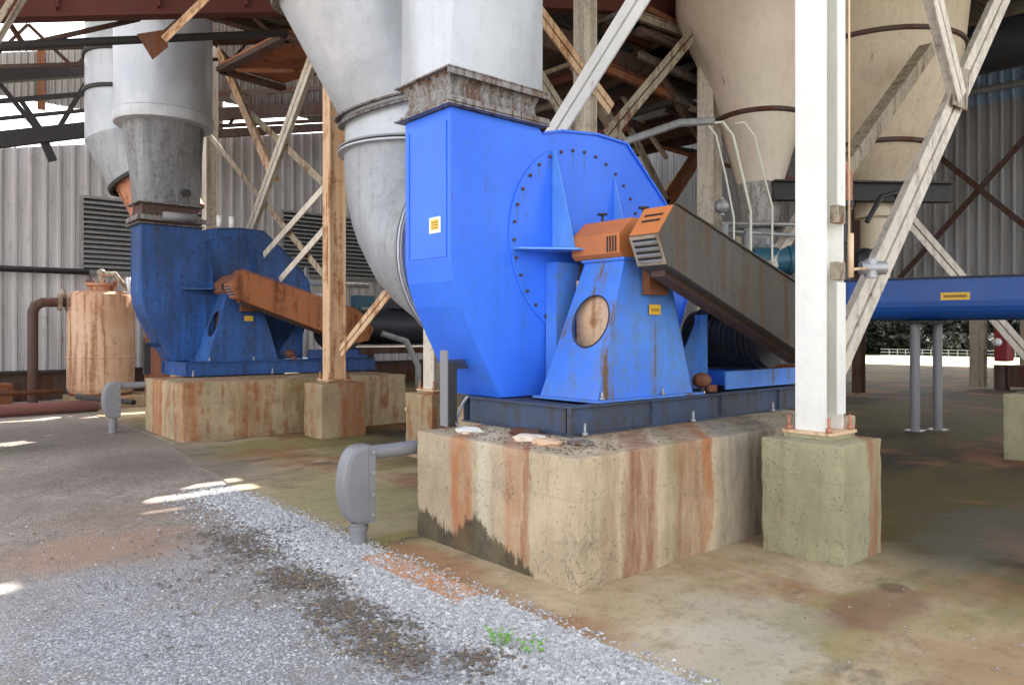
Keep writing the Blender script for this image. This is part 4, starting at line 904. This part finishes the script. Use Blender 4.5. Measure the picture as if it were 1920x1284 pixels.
# ================================================================== TANK AND PIPES AT LEFT
tk = thing('storage_tank', 'rust orange vertical tank by the left wall', 'tank', (3.94, 18.56, .25))
MB().lathe(3.94, 18.56, [(0.02, .27), (.60, .27), (.66, .36), (.67, .42), (.67, 1.05), (.68, 1.06), (.68, 1.09), (.67, 1.10), (.67, 2.40), (.655, 2.45), (.50, 2.53), (.02, 2.56)], 44).build('shell', M['tank'], tk)
MB().lathe(3.94, 18.56, [(.60, .22), (.62, .22), (.62, .34), (.60, .34)], 36).build('skirt', M['rust'], tk)
MB().lathe(3.9, 18.36, [(.02, 2.70), (.32, 2.70), (.32, 2.64), (.26, 2.63), (.26, 2.52)], 24).build('manway', M['ltrust'], tk)
for k in range(8): MB().tube([(3.9 + .29 * math.cos(k * .785), 18.36 + .29 * math.sin(k * .785), 2.70), (3.9 + .29 * math.cos(k * .785), 18.36 + .29 * math.sin(k * .785), 2.77)], .02, 6).build('bolt', M['rust'], tk)
MB().tube([(3.9, 18.36, 2.7), (3.9, 18.36, 2.9), (4.15, 18.26, 2.92), (4.4, 18.2, 2.55)], .045, 10).build('valve_pipe', M['tan'], tk)
MB().tube([(4.42, 18.2, 2.45), (4.42, 18.2, 2.85)], .06, 10).build('valve', M['white'], tk)
MB().ball((3.9, 18.36, 2.93), .09, 8).build('valve', M['tan'], tk)
rough_block('tank_base', 3.3, 5.2, 17.6, 19.2, -.02, .24, M['pedestal2'], tk, step=.2)
tag(MB().lathe(5.35, 19.4, [(.02, 3.42), (.22, 3.38), (.30, 3.30), (.30, 3.0), (.34, 2.99), (.34, 2.93), (.30, 2.92), (.30, .0)], 24).build('standpipe', M['ltrust']), 'orange capped standpipe behind the rusty tank', 'pipe')
rp = thing('riser_pipe', 'dark elbowed riser pipe with a valve running into the rusty tank', 'pipe', (2.65, 18.6, 0))
MB().tube([(2.65, 18.6, 0), (2.65, 18.6, 2.05), (2.70, 18.6, 2.19), (2.84, 18.58, 2.26), (3.6, 18.5, 2.28)], .10, 14).build('pipe', M['brown'], rp)
MB().tube([(3.10, 18.55, 2.27), (3.16, 18.55, 2.27)], .19, 14).tube([(3.25, 18.54, 2.27), (3.31, 18.54, 2.27)], .19, 14).tube([(3.2, 18.54, 2.3), (3.2, 18.54, 2.55)], .05, 8).build('valve', M['tan'], rp)
tag(MB().tube([(-6, 20.6, 3.02), (4.1, 20.6, 3.10)], .075, 10).build('wall_pipe', M['dark']), 'long dark horizontal pipe running along the left wall', 'pipe')
tag(MB().tube([(-6, 17.3, .10), (3.6, 17.25, .12)], .12, 12).build('ground_pipe', M['dull_red']), 'dull red pipe lying on the ground at left', 'pipe')
tag(MB().tube([(-6, 17.9, .38), (3.1, 17.9, .40)], .05, 8).build('rail_pipe', M['rust']), 'thin rusty rail just above the dull red ground pipe', 'pipe')
tag(MB().tube([(3.45, 13.9, .42), (3.0, 16.0, .40), (3.3, 17.4, .35)], .045, 8).build('side_pipe', M['dark']), 'dark low pipe between far plinth and tank', 'pipe')
tag(MB().box(1.0, 2.4, 19.4, 20.2, .0, .5).box(1.1, 2.3, 19.35, 19.4, .35, .42).build('rusted_trough', M['rust'], bevel=.02), 'dark rusty trough against the base of the left wall', 'trough')
tag(MB().box(3.62, 3.80, 16.45, 16.6, 0, .14).box(3.62, 3.66, 16.45, 16.6, .14, .22).box(3.76, 3.80, 16.45, 16.6, .14, .22).build('pipe_clamp', M['tan']), 'small pale pipe clamp on the ground near the tank', 'clamp')

# equipment between far fan and elbow
eq = thing('compressor_unit', 'dark motor driven unit on a frame seen under the grey elbow', 'machine', (8.2, 13.2, 0))
MB().tube([(7.5, 13.4, 1.75), (9.1, 13.0, 1.75)], .38, 20).box(8.0, 8.7, 12.9, 13.5, 2.1, 2.3).build('motor', M['motor'], eq)
MB().box(7.2, 10.6, 12.8, 13.9, 1.20, 1.32).build('frame_top', M['brown'], eq)
for a in (7.4, 8.9, 10.4): MB().box(a, a + .12, 12.85, 12.97, 0, 1.2).build('leg', M['dark'], eq)
MB().box(9.3, 10.0, 12.9, 13.5, 1.32, 1.7).build('gearbox', M['steel'], eq)
MB().tube([(7.6, 12.7, 1.6), (8.1, 12.6, 1.45), (8.35, 12.55, .95), (8.35, 12.55, .5)], .06, 10).build('hose', M['steel'], eq)
pa = thing('valve_station', 'grey and white valve station behind the peach column', 'valves', (8.0, 16.0, 0))
for k in range(3): MB().tube([(7.6 + k * .45, 16, 0), (7.6 + k * .45, 16, 3.1 - .35 * k)], .05, 10).build('pipe', M['steel'], pa)
MB().tube([(7.5, 16, 2.75), (9.2, 16, 2.75)], .06, 10).build('pipe', M['steel'], pa)
MB().box(7.45, 8.2, 15.7, 15.9, 2.0, 2.5).build('control_box', M['white'], pa)
MB().box(8.7, 9.2, 15.7, 15.95, 2.15, 2.5).build('control_box', M['teal'], pa)
MB().tube([(8.05, 15.9, 2.75), (8.05, 15.9, 3.35)], .06, 8).build('gauge_stem', M['red'], pa)

# ================================================================== HOPPERS
h1 = thing('cone_hopper', 'tall beige cone hopper behind the belt guard', 'hopper', (12.3, 7.34, 3.3), 'cone hoppers')
MB().lathe(12.3, 7.34, [(.27, 3.55), (.40, 4.30), (.74, 5.47), (1.0, 6.3), (1.46, 7.35), (1.5, 7.5), (1.5, 10.5)], 48).build('cone', M['hopper'], h1)
for (r_, z) in ((.745, 5.47),): MB().lathe(12.3, 7.34, [(r_ - .01, z - .04), (r_ + .05, z - .03), (r_ + .05, z + .03), (r_ - .0, z + .05)], 48).build('band', M['brown'], h1)
MB().lathe(12.3, 7.34, [(.30, 3.60), (.33, 3.66), (.42, 4.30)], 40).build('outlet_sleeve', M['galv_worn'], h1)
MB().lathe(12.3, 7.34, [(.36, 3.56), (.40, 3.56), (.40, 3.50), (.22, 3.49), (.22, 3.2), (.36, 3.18), (.36, 3.12)], 32).build('rotary_valve', M['steel'], h1)
MB().box(12.1, 12.5, 7.1, 7.6, 2.55, 3.1).build('outlet_box', M['hopper2'], h1)
h2 = thing('cone_hopper', 'wide tan rear hopper right of the white column', 'hopper', (14.1, 5.8, 3.6), 'cone hoppers')
MB().lathe(13.95, 6.0, [(.30, 4.0), (.50, 4.35), (.95, 5.0), (1.28, 5.9), (1.42, 6.6), (1.5, 7.4), (1.5, 10.5)], 52).build('cone', M['hopper2'], h2)
for (r_, z) in ((1.425, 6.62), (1.5, 7.5), (.90, 4.92)): MB().lathe(13.95, 6.0, [(r_ - .01, z - .04), (r_ + .04, z - .03), (r_ + .04, z + .03), (r_ - .0, z + .05)], 52).build('band', M['brown'], h2)
MB().lathe(13.95, 6.0, [(.30, 4.0), (.34, 3.9), (.34, 3.7), (.25, 3.7), (.25, 2.5)], 24).build('outlet', M['hopper2'], h2)
tag(MB().beam((12.0, 6.9, 4.10), (14.6, 4.95, 4.10), Hsec(.2, .35, .03), (0, 0, 1)).build('support_beam', M['dark']), 'dark support beam under the tan rear hopper', 'beam')
tag(MB().beam((12.6, 7.4, 4.32), (14.4, 6.0, 4.32), Rsec(.3, .3), (0, 0, 1)).build('support_beam', M['red_oxide']), 'red brown beam stub between the two hoppers', 'beam')
# air pipes hanging at the beige hopper
tag(MB().tube([(8.4, 7.25, 4.40), (9.3, 6.9, 4.78), (9.75, 6.6, 4.83)], .06, 10).build('header_pipe', M['steel']), 'grey header pipe rising to the right above the belt guard', 'pipe')
for k, (o, lab) in enumerate(((0, 'leftmost of three thin pale hoses left of the beige hopper'), (.22, 'middle one of three thin pale hoses left of the beige hopper'), (.50, 'rightmost of three thin pale hoses, against the beige hopper'))):
    b = Vector((10.3 + o, 7.30 - o * .8, 5.05)); tag(MB().tube([b, b + Vector((.12, -.1, .02)), b + Vector((.26, -.2, -.2)), b + Vector((.38, -.3, -.85)), b + Vector((.5, -.38, -1.55 + .1 * k)), b + Vector((.5, -.38, -2.3))], .017 + .005 * (k % 2), 8).build('air_hose', M['label_white']), lab, 'hose', 'pale hoses by the hopper')
vs_ = thing('blow_line_valves', 'cluster of grey valves and pipes under the beige hopper', 'valves', (11.0, 6.9, 2.5))
MB().tube([(10.7, 7.1, 3.42), (12.4, 5.9, 3.42)], .035, 8).tube([(10.7, 7.1, 3.30), (12.2, 6.1, 3.22)], .03, 8).build('pipe', M['steel'], vs_)
MB().tube([(10.75, 7.05, 3.4), (10.75, 7.05, 2.6)], .05, 8).tube([(11.1, 6.85, 3.35), (11.1, 6.85, 2.4)], .065, 10).build('pipe', M['galv'], vs_)
MB().ball((10.72, 7.1, 3.70), .13, 8).tube([(10.72, 7.1, 3.55), (10.72, 7.1, 3.85)], .05, 8).build('valve', M['steel'], vs_)
MB().box(10.85, 11.0, 6.9, 7.0, 2.75, 3.2).build('bracket', M['tan'], vs_)
MB().ball((10.98, 6.92, 2.95), .09, 8).ball((10.9, 7.0, 3.15), .07, 8).build('valve', M['brown'], vs_)
bm_ = thing('drive_motor', 'dark teal gear motor under the beige hopper', 'motor', (11.5, 6.6, 2.5))
MB().tube([(11.3, 6.9, 2.83), (11.75, 6.5, 2.83)], .22, 18).build('body', M['teal'], bm_)
MB().tube([(11.75, 6.5, 2.83), (11.80, 6.45, 2.83)], .25, 18).build('end_bell', M['teal'], bm_)
MB().ball((11.95, 6.35, 2.68), .13, 8).ball((11.9, 6.35, 2.92), .09, 8).build('coupling', M['tan'], bm_)
jb = tag(MB().tube([(6.10, 2.74, 2.13), (6.24, 2.60, 2.13)], .055, 16).tube([(6.16, 2.68, 2.05), (6.16, 2.68, 2.20)], .05, 12).box(6.20, 6.26, 2.60, 2.68, 2.08, 2.16).build('junction_box', M['steel']), 'small round grey junction box on the wide cream brace', 'junction box')
v2 = thing('blow_line_valves', 'dark valve and pipes right of the white column', 'valves', (8.5, 4.4, 2.4))
MB().tube([(7.55, 3.75, 3.35), (7.75, 3.65, 3.37), (7.8, 3.62, 3.28), (7.8, 3.62, 2.9)], .035, 8).build('pipe', M['ltrust'], v2)
MB().tube([(7.75, 3.7, 2.92), (7.75, 3.7, 2.98)], .14, 12).tube([(7.75, 3.7, 2.98), (7.75, 3.7, 2.55)], .07, 10).tube([(7.75, 3.7, 2.55), (7.75, 3.7, 2.1)], .035, 8).build('actuator', M['motor'], v2)
MB().tube([(8.9, 3.9, 2.55), (9.15, 3.8, 2.62), (9.3, 3.7, 2.8), (9.3, 3.68, 3.1), (9.15, 3.7, 3.25), (9.0, 3.8, 3.2), (8.85, 3.9, 2.9)], .03, 8).ball((8.9, 3.95, 2.45), .16, 8).build('cable_loop', M['black'], v2)

# ================================================================== CONVEYOR
cv = thing('screw_conveyor', 'long deep blue trough conveyor across the right side', 'conveyor', (13, 5.4, 1.8))
e0, e1 = Vector((12.3, 7.34, 0)), Vector((14.9, 0.05, 0)); dd = (e1 - e0).normalized(); sd_ = Vector((-dd.y, dd.x, 0))
if sd_.dot(Vector((0, 0, 0)) - e0) < 0: sd_ = -sd_
sec = [(-.30, 2.48), (-.30, 2.12)] + [(-.30 * math.cos(t), 2.11 - .30 * math.sin(t)) for t in [R(a) for a in range(15, 180, 15)]] + [(.30, 2.12), (.30, 2.48)]
def cv_(sec_, a, b): return MB().loft([a + sd_ * u + Vector((0, 0, z)) for u, z in sec_], [b + sd_ * u + Vector((0, 0, z)) for u, z in sec_])
o = cv_(sec, e0, e1).build('trough', M['blue_conv'], cv)
cv_([(-.36, 2.482), (.36, 2.482), (.36, 2.505), (-.36, 2.505)], e0, e1).build('cover', M['motor'], cv)
for k in range(1, 4):
    a = e0 + dd * (k * 2.4 - .9)
    if k != 2: cv_([(-.33, 2.48), (-.33, 2.10)] + [(-.33 * math.cos(t), 2.10 - .33 * math.sin(t)) for t in [R(a_) for a_ in range(15, 180, 15)]] + [(.33, 2.10), (.33, 2.48)], a, a + dd * .03).build('joint_flange', M['blue_conv'], cv)
lp = e0 + dd * 3.05 + sd_ * .302
for (w0, w1, z0_, z1_, o_, mt, nm) in ((-.20, .20, 2.13, 2.25, .004, 'yellow', 'warning_label'), (-.16, .16, 2.17, 2.21, .007, 'label_dark', 'label_print')):
    a, b = lp + dd * w0, lp + dd * w1
    q = [(a.x, a.y, z0_), (b.x, b.y, z0_), (b.x, b.y, z1_), (a.x, a.y, z1_)]
    MB().loft([Vector(v) for v in q], [Vector(v) + sd_ * o_ for v in q]).build(nm, M[mt], cv)
for (x, y, r_) in ((13.0, 4.95, .075), (13.40, 4.75, .07)):
    MB().tube([(x, y, 0), (x, y, 1.80)], r_, 14).box(x - .13, x + .13, y - .13, y + .13, 0, .02).build('leg', M['grey_pipe'], cv)
MB().box(12.85, 13.6, 4.6, 5.1, 1.76, 1.80).build('saddle', M['dark'], cv)

# under the far wall: machine, fence, trees
rm_ = thing('red_machine', 'dark red machine between two tan posts beyond the conveyor', 'machine', (24.6, 6.9, 0))
MB().box(24.5, 25.1, 6.85, 7.2, .8, 1.75).build('body', M['red'], rm_, bevel=.05)
MB().ball((24.3, 7.05, 1.35), .12, 8).build('lamp', M['white'], rm_)
MB().tube([(24.5, 7.0, 0), (24.5, 7.0, .7)], .2, 12).box(24.3, 25.1, 6.4, 6.8, .1, .7).build('base', M['brown'], rm_)
fe = thing('railing', 'white railing in the sunlit field beyond the shed', 'fence', (52, 14, 0))
for z in (.12, .32, .52): MB().box(52, 52.05, 3, 22, z, z + .03).build('rail', M['galv'], fe)
for k in range(36): MB().box(51.96, 52.0, 3.2 + k * .52, 3.235 + k * .52, 0, .55).build('post', M['galv'], fe)
def far_tree(x, y, h, w, label, seed):
    rnd = random.Random(seed); t = thing('tree', label, 'tree', (x, y, -.06), 'trees beyond the open side')
    MB().tube([(x, y, -.06), (x + .1, y, h * .5), (x, y + .1, h * .8)], [.16, .12, .05], 8).build('trunk', M['brown'], t)
    mb = MB()
    for k in range(2600):
        a = rnd.random() * 6.283; q = rnd.random() ** .5; zz = rnd.random()
        rr = w * q * (math.sin(math.pi * min(1, zz * .85 + .12)) ** .6) * (1 + .3 * noise.noise(Vector((math.cos(a) * 1.5, math.sin(a) * 1.5, zz * 3 + seed))))
        c = Vector((x + rr * math.cos(a), y + rr * math.sin(a), .15 + zz * h)); s_ = .15 + rnd.random() * .17
        u = Vector((rnd.uniform(-1, 1), rnd.uniform(-1, 1), rnd.uniform(-1, 1))).normalized(); v = u.orthogonal().normalized()
        mb.add([c - u * s_, c + v * s_ * .6, c + u * s_, c - v * s_ * .6], [(0, 1, 2, 3)])
    mb.build('crown', M['foliage'], t)
hg = MB(); rh = random.Random(4)
for k in range(9000):
    q_ = rh.random(); X_, Y_ = 64 - 4 * q_ + rh.uniform(-1, 1), -2 + 36 * q_
    c = Vector((X_, Y_, -.05 + rh.random() * (1.5 + .5 * noise.noise(Vector((Y_ * .8, 0, 0)))))); s_ = .15 + rh.random() * .2
    u = Vector((rh.uniform(-1, 1), rh.uniform(-1, 1), rh.uniform(-1, 1))).normalized(); v = u.orthogonal().normalized()
    hg.add([c - u * s_, c + v * s_ * .6, c + u * s_, c - v * s_ * .6], [(0, 1, 2, 3)])
tag(hg.build('hedge', M['foliage']), 'low dark hedge line behind the white railing', 'hedge')
descs = ['bushy', 'low spreading', 'taller dark', 'thin', 'rounded', 'dense', 'ragged', 'broad', 'small dark', 'shadowy', 'leaning', 'loose']
for k in range(12):
    a = 60 + 3 * (k % 2); px_ = 1540 + k * 36; tt = (px_ - 960) / 1400
    cth, sth = math.cos(R(49.2)), math.sin(R(49.2)); X_, Y_ = a * (cth + tt * sth), a * (sth - tt * cth)
    far_tree(X_, Y_, 3.3 + (k * 37 % 10) * .12, 1.7, descs[k] + ' dark tree in the far field, seen below the conveyor', 30 + k)

# ================================================================== RUSTY STRUCTURE, UPPER CENTRE
rnd = random.Random(21)
decks = [(8.5, 17.5, 9.5, 16.5, 6.9), (13.2, 20.5, 8.3, 14.0, 8.2)]
dlabs = ['rusty grated deck above the blue housing, behind crossed braces', 'upper rusty deck behind the beige hopper shoulder']
for (x0, x1, y0, y1, z), lab in zip(decks, dlabs):
    d_ = thing('steel_deck', lab, 'platform', (x0, y0, z), 'rusty overhead decks')
    MB().box(x0, x1, y0, y1, z, z + .05).build('deck_plate', M['roof'], d_)
    k = x0
    while k < x1: MB().box(k, k + .1, y0, y1, z - .25, z - .003).build('joist', M['brown'], d_); k += .9
    MB().box(x0, x1, y0 - .1, y0, z - .35, z + .08).build('edge_beam', M['brown'], d_)
    MB().box(x0 - .1, x0, y0, y1, z - .35, z + .08).build('edge_beam', M['brown'], d_)
mats = ['brown', 'dark', 'tan', 'dark', 'brown', 'roof', 'tan', 'rust', 'steel', 'brown', 'cream', 'dark', 'roof', 'red_oxide']
adj = ['thin', 'stout', 'rusty', 'tan', 'dark', 'bent', 'pale', 'scaly', 'short', 'long', 'dim', 'brown']
px_words = ['just above the blue housing', 'behind the bright white brace', 'left of the beige hopper', 'under the rusty deck', 'near the hopper band', 'beside the near duct', 'behind the cream column', 'in the shadow above the far wall']
for k in range(76):
    x = rnd.uniform(9.3, 16.5); y = x * .72 + rnd.uniform(-2.2, 2.6); y = max(y, 8.6); z = rnd.uniform(5.4, 8.2) * (.55 + .028 * (x + y) * .8) ; z = min(z, 9.0)
    L = rnd.uniform(1.2, 3.6); ty = rnd.random()
    if ty < .4: dv = Vector((L, 0, rnd.uniform(-.15, .15)))
    elif ty < .8: dv = Vector((0, L, rnd.uniform(-.15, .15)))
    elif ty < .9: dv = Vector((L * .7, 0, L * .5 * rnd.choice((-1, 1))))
    else: dv = Vector((0, L * .7, L * .5 * rnd.choice((-1, 1))))
    a = Vector((x, y, z)); mt = M[mats[k % len(mats)]]
    if k % 3 == 0: mb = MB().tube([a, a + dv], rnd.uniform(.04, .10), 8); nm = 'overhead_pipe'; cat = 'pipe'
    else: mb = MB().beam(a, a + dv, Hsec(.09, rnd.uniform(.08, .17), .015), (0, 0, 1) if abs(dv.normalized().z) < .9 else (1, 0, 0)); nm = 'overhead_beam'; cat = 'beam'
    m_ = a + dv * .5; dq = m_.x * .6534 + m_.y * .757; qx = 960 + 1400 * (m_.x * .757 - m_.y * .6534) / dq; qy = 625 - 1400 * (m_.z - 1.6) / dq
    where = 'beside the near duct' if qx < 1050 else 'behind the cream column' if qx < 1120 else 'behind the orange brace' if qx < 1170 else 'over the yellowish brace' if qx < 1230 else 'left of the beige hopper' if qx < 1300 else 'behind the beige hopper'
    high = 'topmost' if qy < 40 else 'high up' if qy < 100 else 'midway up' if qy < 160 else 'low down'
    way = 'level' if abs(dv.z) < .3 else 'slanting'; run = 'running left' if abs(dv.y) > abs(dv.x) else 'running right'
    hue = {'brown': 'dark brown', 'dark': 'black', 'tan': 'tan', 'roof': 'grey brown', 'rust': 'rusty orange', 'steel': 'grey', 'cream': 'cream', 'red_oxide': 'dull red'}[mats[k % len(mats)]]
    tag(mb.build(nm, mt), hue + ' ' + way + ' ' + cat + ' ' + high + ' ' + where + ' ' + run, cat, 'overhead clutter above the blue housing')
g = thing('roof_girder', 'red oxide girder at the top edge right of the near duct', 'girder', (8.35, 9, 7))
MB().beam((7.2, 9, 6.9), (12.5, 9, 8.2), Hsec(.2, .5, .02), (0, 0, 1)).build('web_and_flanges', M['red_oxide'], g)
tk2 = tag(MB().beam((20.5, 1.5, 8.8), (20.5, 9.5, 8.5), Hsec(.25, .6, .03), (0, 0, 1)).build('overhead_beam', M['dark']), 'dark overhead beam in the upper right corner', 'beam')
tag(MB().tube([(19, 2.0, 7.9), (19, 6.3, 8.0)], .55, 20).build('overhead_duct', M['motor']), 'shadowy dark blue duct in the upper right corner', 'duct')

# ================================================================== GROUND DETAILS
def scatter(name, mat, pts, zbase=-.015, flatness=.6, tonefn=None):
    vs = []; fs = []; tones = []
    for (x, y, s, tone) in pts:
        o = len(vs); ax = random.random() * 6.28; ca, sa = math.cos(ax), math.sin(ax)
        a, b, c = s * random.uniform(.8, 1.4), s * random.uniform(.6, 1.0), s * flatness * random.uniform(.6, 1.1)
        base = [(a, 0, 0), (.3 * a, b, .1 * c), (-.8 * a, .55 * b, 0), (-.9 * a, -.4 * b, .1 * c), (.1 * a, -b, 0), (.35 * a, .1 * b, c), (-.35 * a, -.05 * b, c * .9)]
        for q in base: vs.append((x + (q[0] * ca - q[1] * sa) * random.uniform(.85, 1.1), y + (q[0] * sa + q[1] * ca) * random.uniform(.85, 1.1), zbase + q[2] * 1.2 + c * .15))
        fs += [(o, o + 1, o + 5), (o + 1, o + 2, o + 6, o + 5), (o + 2, o + 3, o + 6), (o + 3, o + 4, o + 6), (o + 4, o, o + 5), (o + 4, o + 5, o + 6), ]
        tones += [tone] * 7
    me = bpy.data.meshes.new(name); me.from_pydata(vs, [], fs); at = me.attributes.new('tone', 'FLOAT', 'POINT'); at.data.foreach_set('value', tones)
    me.materials.append(mat); o = bpy.data.objects.new(name, me); COL.objects.link(o); return o
pts = []
def dens(x, y):
    d = 2.88 - x
    band = math.exp(-max(0, d) / (.42 + .25 * noise.noise(Vector((y * .8, 0, 5)))))
    fg = max(0, min(1, (4.3 - .85 * y + .25 * x) / 1.6)) * .5
    dp_ = .85 * y - .25 * x
    if fg <= 0 and d > .9: return .015
    if noise.noise(Vector((x * 1.5, y * 1.5, 0))) < -.25 and d > .5: fg *= .3
    return min(1, (band * (1.0 if y < 7.4 else max(0, 1 - (y - 7.4) / .8)) + fg + .01))
tries = 0
while len(pts) < 52000 and tries < 400000:
    tries += 1
    y = 1.2 + 9.5 * random.random() ** 1.5; x = random.uniform(-.4, 2.87)
    if random.random() < .35: x = 2.89 - abs(random.gauss(0, .3))
    D_ = x * .653 + y * .757; lat = (x * .757 - y * .653) / max(.1, D_)
    if y > 8.1 - .5 * random.random(): continue
    if D_ < 2.9 or abs(lat) > .74 or x > 2.90: continue
    if random.random() > dens(x, y): continue
    s = random.choice((.006, .008, .010, .012, .015)) * (1.6 if x > 2.45 else 1.15 if x > 2.1 else .85)
    tone = random.betavariate(3.2, 1.9) * .97 if x > 2.3 else random.betavariate(2.4, 2) * .85
    if 3.6 < y < 4.75 and x > 2.66 and random.random() < .6: tone = 1.0
    pts.append((x, y, s, tone))
def spill():
    q = []
    for _ in range(900):
        y = random.uniform(1.2, 7.6); x = 2.89 + abs(random.gauss(0, .05 + .03 * noise.noise(Vector((y * 2, 3, 0)))))
        q.append((x, y, random.choice((.006, .009, .012)), random.betavariate(2.4, 2)))
    for _ in range(260): q.append((random.uniform(2.95, 5.2), random.uniform(.4, 3.1), random.choice((.003, .005, .008)), random.random() * .6))
    return q
tag(scatter('spilled_stones', M['stones'], spill(), .0), 'stray stones spilled over the edge onto the concrete', 'stones', kind='stuff')
tag(scatter('gravel', M['stones'], pts), 'loose pale crushed stone along the slab edge and foreground', 'gravel', kind='stuff')
# leaf litter patches
lp_ = []
for (cx, cy, rx, ry, n) in [(2.14, 5.75, .16, .28, 380), (2.17, 5.35, .08, .12, 80), (2.10, 4.66, .12, .16, 330), (2.22, 4.42, .08, .1, 130), (2.08, 3.95, .12, .14, 320), (2.05, 3.55, .15, .2, 420), (2.0, 3.2, .1, .16, 240), (2.30, 2.9, .13, .1, 160), (2.55, 5.9, .15, .12, 80), (1.6, 12.3, .6, .4, 250), (1.2, 8, 1.2, 2, 120), (3.4, 9.2, .6, .8, 60), (1.95, 5.1, .5, .8, 250)]:
    for _ in range(n): lp_.append((random.gauss(cx, rx * .85), random.gauss(cy, ry * .85), random.uniform(.006, .019), random.random() ** 1.5 * (.5 if random.random() < .6 else 1)))
tag(scatter('leaf_litter', M['leaves'], lp_, -.005, .35), 'brown leaf litter scattered in clumps on the gravel', 'debris', kind='stuff')
# debris on the plinth top
dp = []
for _ in range(420): dp.append((random.uniform(3.36, 3.93), random.uniform(3.3, 4.95), random.uniform(.004, .016), random.betavariate(2, 2.5)))
for _ in range(260): dp.append((random.uniform(3.5, 6.8), random.uniform(3.30, 3.85), random.uniform(.004, .013), random.betavariate(2, 2.5)))
tag(scatter('crumbled_grout', M['leaves'], dp, .828, .6), 'brown crumbs of grout and dirt on the near plinth top', 'debris', kind='stuff')
for (x, y, a, lab, mt) in [(3.55, 4.62, .10, 'pale rounded mortar lump by the steel leg on the near plinth', 'label_white'), (3.62, 3.98, .11, 'flat sandy mortar slab in the middle of the near plinth edge', 'hopper'), (3.58, 3.78, .09, 'pinkish mortar piece right of the flat sandy slab', 'peach'), (3.75, 3.62, .08, 'dark grey mortar piece near the frame corner', 'flange'), (3.8, 4.25, .12, 'brown heap of dirt against the base frame', 'brown')]:
    bm = bmesh.new(); bmesh.ops.create_icosphere(bm, subdivisions=3, radius=1)
    for v in bm.verts:
        k = 1 + .35 * noise.noise(v.co * 1.7 + Vector((x * 9, y * 5, 0))); v.co = Vector((v.co.x * a * k, v.co.y * a * 1.2 * k, v.co.z * a * .35 * k))
    me = bpy.data.meshes.new('mortar_lump'); bm.to_mesh(me); bm.free(); me.materials.append(M[mt])
    o = bpy.data.objects.new('mortar_lump', me); COL.objects.link(o); o.location = (x, y, .84); tag(o, lab, 'mortar lump', 'mortar lumps on the near plinth')
tag(MB().tube([(3.90, 5.1, 1.06), (3.86, 5.12, 1.0), (3.80, 5.10, .92), (3.70, 5.0, .86), (3.62, 4.85, .85)], .012, 8).build('hanging_cable', M['steel']), 'grey cable drooping from the base frame beside the steel leg', 'cable')
def weed(x, y, h, n, label):
    t = thing('weed', label, 'plant', (x, y, -.015), 'small green weeds in the gravel')
    st = MB(); lf = MB()
    for k in range(n):
        a = k * 2.4; p = Vector((x + .02 * math.cos(a), y + .02 * math.sin(a), -.015)); q = p + Vector((.05 * math.cos(a), .05 * math.sin(a), h * (.5 + .5 * random.random())))
        st.tube([p, (p + q) / 2 + Vector((0, 0, .01)), q], .0025, 5)
        for j in range(4):
            c = p.lerp(q, .45 + .18 * j); b_ = a + j * 1.7; u = Vector((math.cos(b_), math.sin(b_), .3)) * .028; w = Vector((-math.sin(b_), math.cos(b_), .1)) * .011
            lf.add([c, c + u * .5 + w, c + u, c + u * .5 - w], [(0, 1, 2, 3)])
    st.build('stem', M['weed'], t); lf.build('leaves', M['weed'], t)
weed(2.48, 2.97, .095, 8, 'taller green weed growing in the gravel, lower middle')
weed(2.56, 2.80, .06, 5, 'tiny green seedling right of the taller weed')
